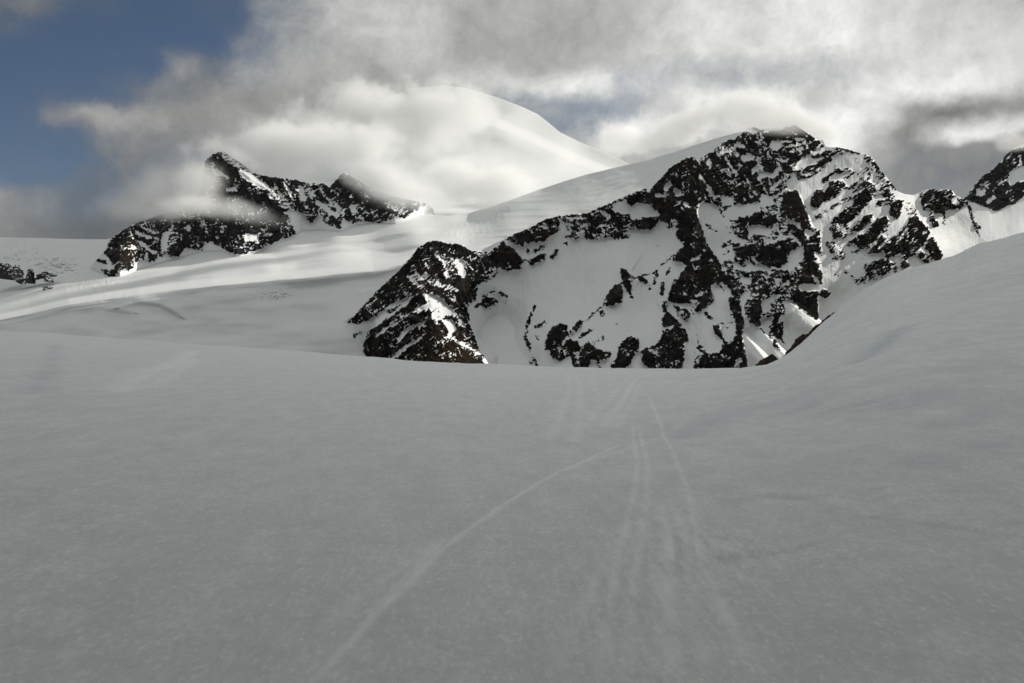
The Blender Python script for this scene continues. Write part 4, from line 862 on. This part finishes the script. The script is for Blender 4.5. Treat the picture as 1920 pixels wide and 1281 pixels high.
B = 'blue'
rows = {   # height on the sky: (x, brightness, blue share)   blue share 1 = open sky
    -260: [(0, 150, .2), (500, 189, .1), (1000, 189, 0), (1500, 212, 0), (1920, 201, 0)],
    30: [(0, 118, .35), (60, 122, .3), (130, 110, .85), (300, 110, 1), (440, 110, .9), (490, 160, .4), (600, 177, .05), (800, 200, 0), (870, 174, 0), (1150, 174, 0), (1250, 198, 0), (1310, 216, 0), (1400, 212, 0), (1470, 228, 0), (1560, 236, 0), (1650, 217, 0), (1780, 201, 0), (1920, 182, 0)],
    80: [(0, 110, .8), (130, 110, 1), (400, 110, 1), (470, 156, .5), (560, 162, .15), (680, 172, 0), (780, 202, 0), (860, 170, 0), (1150, 182, 0), (1280, 199, 0), (1330, 226, 0), (1400, 209, 0), (1500, 232, 0), (1570, 238, 0), (1640, 217, 0), (1760, 206, 0), (1920, 196, 0)],
    130: [(0, 110, 1), (280, 115, .95), (335, 155, .1), (400, 130, .35), (460, 156, .3), (540, 168, 0), (700, 160, 0), (850, 187, 0), (960, 220, 0), (1050, 234, 0), (1130, 225, .1), (1180, 215, .25), (1330, 197, .15), (1430, 195, .2), (1500, 203, .1), (1700, 212, 0), (1920, 212, 0)],
    180: [(0, 110, 1), (220, 118, .8), (300, 132, .3), (400, 138, 0), (600, 150, 0), (800, 174, 0), (900, 178, .3), (1000, 175, .4), (1080, 180, .4), (1180, 189, .4), (1260, 206, .05), (1320, 232, 0), (1400, 246, 0), (1460, 225, 0), (1520, 203, 0), (1580, 214, 0), (1640, 232, 0), (1750, 236, 0), (1920, 220, 0)],
    228: [(0, 108, 1), (60, 110, .85), (100, 145, .2), (180, 154, 0), (350, 142, 0), (500, 165, 0), (700, 183, 0), (980, 174, .2), (1050, 168, .4), (1100, 179, .4), (1130, 226, 0), (1200, 235, 0), (1300, 198, 0), (1400, 218, 0), (1480, 246, 0), (1580, 246, 0), (1650, 225, 0), (1710, 148, 0), (1770, 122, 0), (1850, 136, 0), (1920, 150, 0)],
    272: [(0, 110, .95), (120, 115, .8), (220, 128, .4), (300, 130, .1), (500, 165, 0), (900, 175, 0), (1060, 170, .2), (1120, 192, 0), (1300, 175, 0), (1480, 242, 0), (1560, 250, 0), (1600, 228, 0), (1640, 185, 0), (1700, 136, 0), (1745, 185, 0), (1800, 228, 0), (1860, 222, 0), (1920, 215, 0)],
    300: [(0, 112, .9), (120, 115, .75), (220, 118, .4), (500, 165, 0), (1120, 190, 0), (1560, 246, 0), (1600, 215, 0), (1650, 160, 0), (1720, 130, .05), (1800, 132, .05), (1920, 140, 0)],
    340: [(0, 120, .85), (100, 118, .7), (180, 112, .45), (400, 130, 0), (1500, 220, 0), (1620, 160, 0), (1700, 130, .1), (1800, 122, .15), (1920, 122, .1)],
    385: [(0, 146, .1), (60, 140, .2), (150, 112, .3), (400, 120, 0), (1700, 132, .1), (1920, 120, .2)],
    435: [(0, 132, .1), (200, 104, .1), (1000, 150, 0), (1920, 125, .1)],
    640: [(0, 140, .1), (1000, 150, 0), (1920, 130, .1)]}
keys = sorted(rows, reverse=True)    # from the horizon up
col_s, cov_s = None, None
for i, k in enumerate(keys):
    cr = g.new('ShaderNodeValToRGB'); cr.color_ramp.interpolation = 'EASE'
    nt.links.new(uu, cr.inputs[0]); e = cr.color_ramp.elements
    st = []
    for (x, br, bl) in rows[k]:
        a, _ = ang_of(x, k); st.append(((a - A0) / (A1 - A0), lin(br), bl))
    st = [(0.0, lin(135), .5)] + st + [(1.0, lin(175), .2)]
    while len(e) < len(st): e.new(.5)
    for j, (p, b_, bl) in enumerate(st):
        e[j].position = p
    for j, (p, b_, bl) in enumerate(st):
        e[j].position = p; warm = 1.0
        e[j].color = (b_ * .995, b_ * 1.0, b_ * .975, 1 - bl)
    if col_s is None: col_s, cov_s = cr.outputs[0], cr.outputs[1]
    else:
        # row blend; elevations measured on the view axis column
        e0 = math.atan((CY - keys[i - 1]) / F * .95); e1 = math.atan((CY - k) / F * .95)
        f = g.rng(elv, e0, e1, 0, 1, True)
        col_s = g.mix(f, col_s, cr.outputs[0]); cov_s = g.mixf(f, cov_s, cr.outputs[1])
# high sky and everything behind the camera: broken grey cloud
gen = g.noise(tc, 2.4, 6, .6, .3)
gcol = g.mix(g.rng(gen, .35, .7), (.235, .248, .24, 1), (.555, .57, .55, 1)); gcov = g.rng(gen, .30, .5, .45, 1, True)
gcol = g.v('SCALE', gcol, scale=g.rng(elv, 0, R(55), .36, 1.42))
hi = g.rng(elv, R(24), R(40), 0, 1, True)
side = g.rng(g.m('ABSOLUTE', az), R(40), R(60), 0, 1, True)
k_ = g.m('MAXIMUM', hi, side)
col_s = g.mix(k_, col_s, gcol); cov_s = g.mixf(k_, cov_s, gcov)
# cloud texture
det = g.noise(g.v('ADD', tc, g.v('SCALE', g.v('SUBTRACT', warp, (.5, .5, .5)), scale=.2)), 14.0, 7, .62)
col_s = g.v('SCALE', col_s, scale=g.m('MULTIPLY', g.rng(det, .3, .7, .84, 1.18), g.rng(g.noise(dirv, 42.0, 7, .68), .3, .7, .90, 1.11)))
cov_s = g.m('ADD', cov_s, g.m('MULTIPLY', g.m('SUBTRACT', det, .5), g.m('MULTIPLY', g.m('MULTIPLY', cov_s, g.m('SUBTRACT', 1.0, cov_s)), 5.0)), clamp=True)
skyc = g.v('SCALE', sky.outputs[0], scale=SKY)
final = g.mix(cov_s, skyc, col_s)
nt.links.new(final, bg.inputs[0]); bg.inputs[1].default_value = 1.0

# ------------------------------------------------------------------ sun
sd = bpy.data.lights.new('sun', 'SUN'); sd.energy = 5.0; sd.angle = R(.5); sd.color = (1.0, .96, .88)
so = bpy.data.objects.new('sun', sd); col.objects.link(so)
# the lamp shines along its -Z; aim it from the sun's place
from mathutils import Vector
sdir = Vector((math.cos(R(SUN_EL)) * math.sin(R(SUN_AZ)), math.cos(R(SUN_EL)) * math.cos(R(SUN_AZ)), math.sin(R(SUN_EL))))
so.rotation_euler = sdir.to_track_quat('Z', 'Y').to_euler()

# ------------------------------------------------------------------ camera
cd = bpy.data.cameras.new('camera'); cd.sensor_width = 36; cd.lens = 32; cd.clip_end = 60000; cd.clip_start = .1
co = bpy.data.objects.new('camera', cd); col.objects.link(co); co.location = (0, 0, 0); co.rotation_euler = (R(90), 0, 0); scene.camera = co

vs = scene.view_settings; vs.view_transform = 'Standard'; vs.look = 'None'; vs.exposure = 0; vs.gamma = 1
cy = scene.cycles
cy.use_denoising = True; cy.denoising_prefilter = 'ACCURATE'; cy.denoising_input_passes = 'RGB_ALBEDO_NORMAL'
cy.volume_bounces = 3; cy.max_bounces = 6; cy.diffuse_bounces = 3; cy.volume_max_steps = 256
cy.use_adaptive_sampling = False; cy.adaptive_threshold = .01
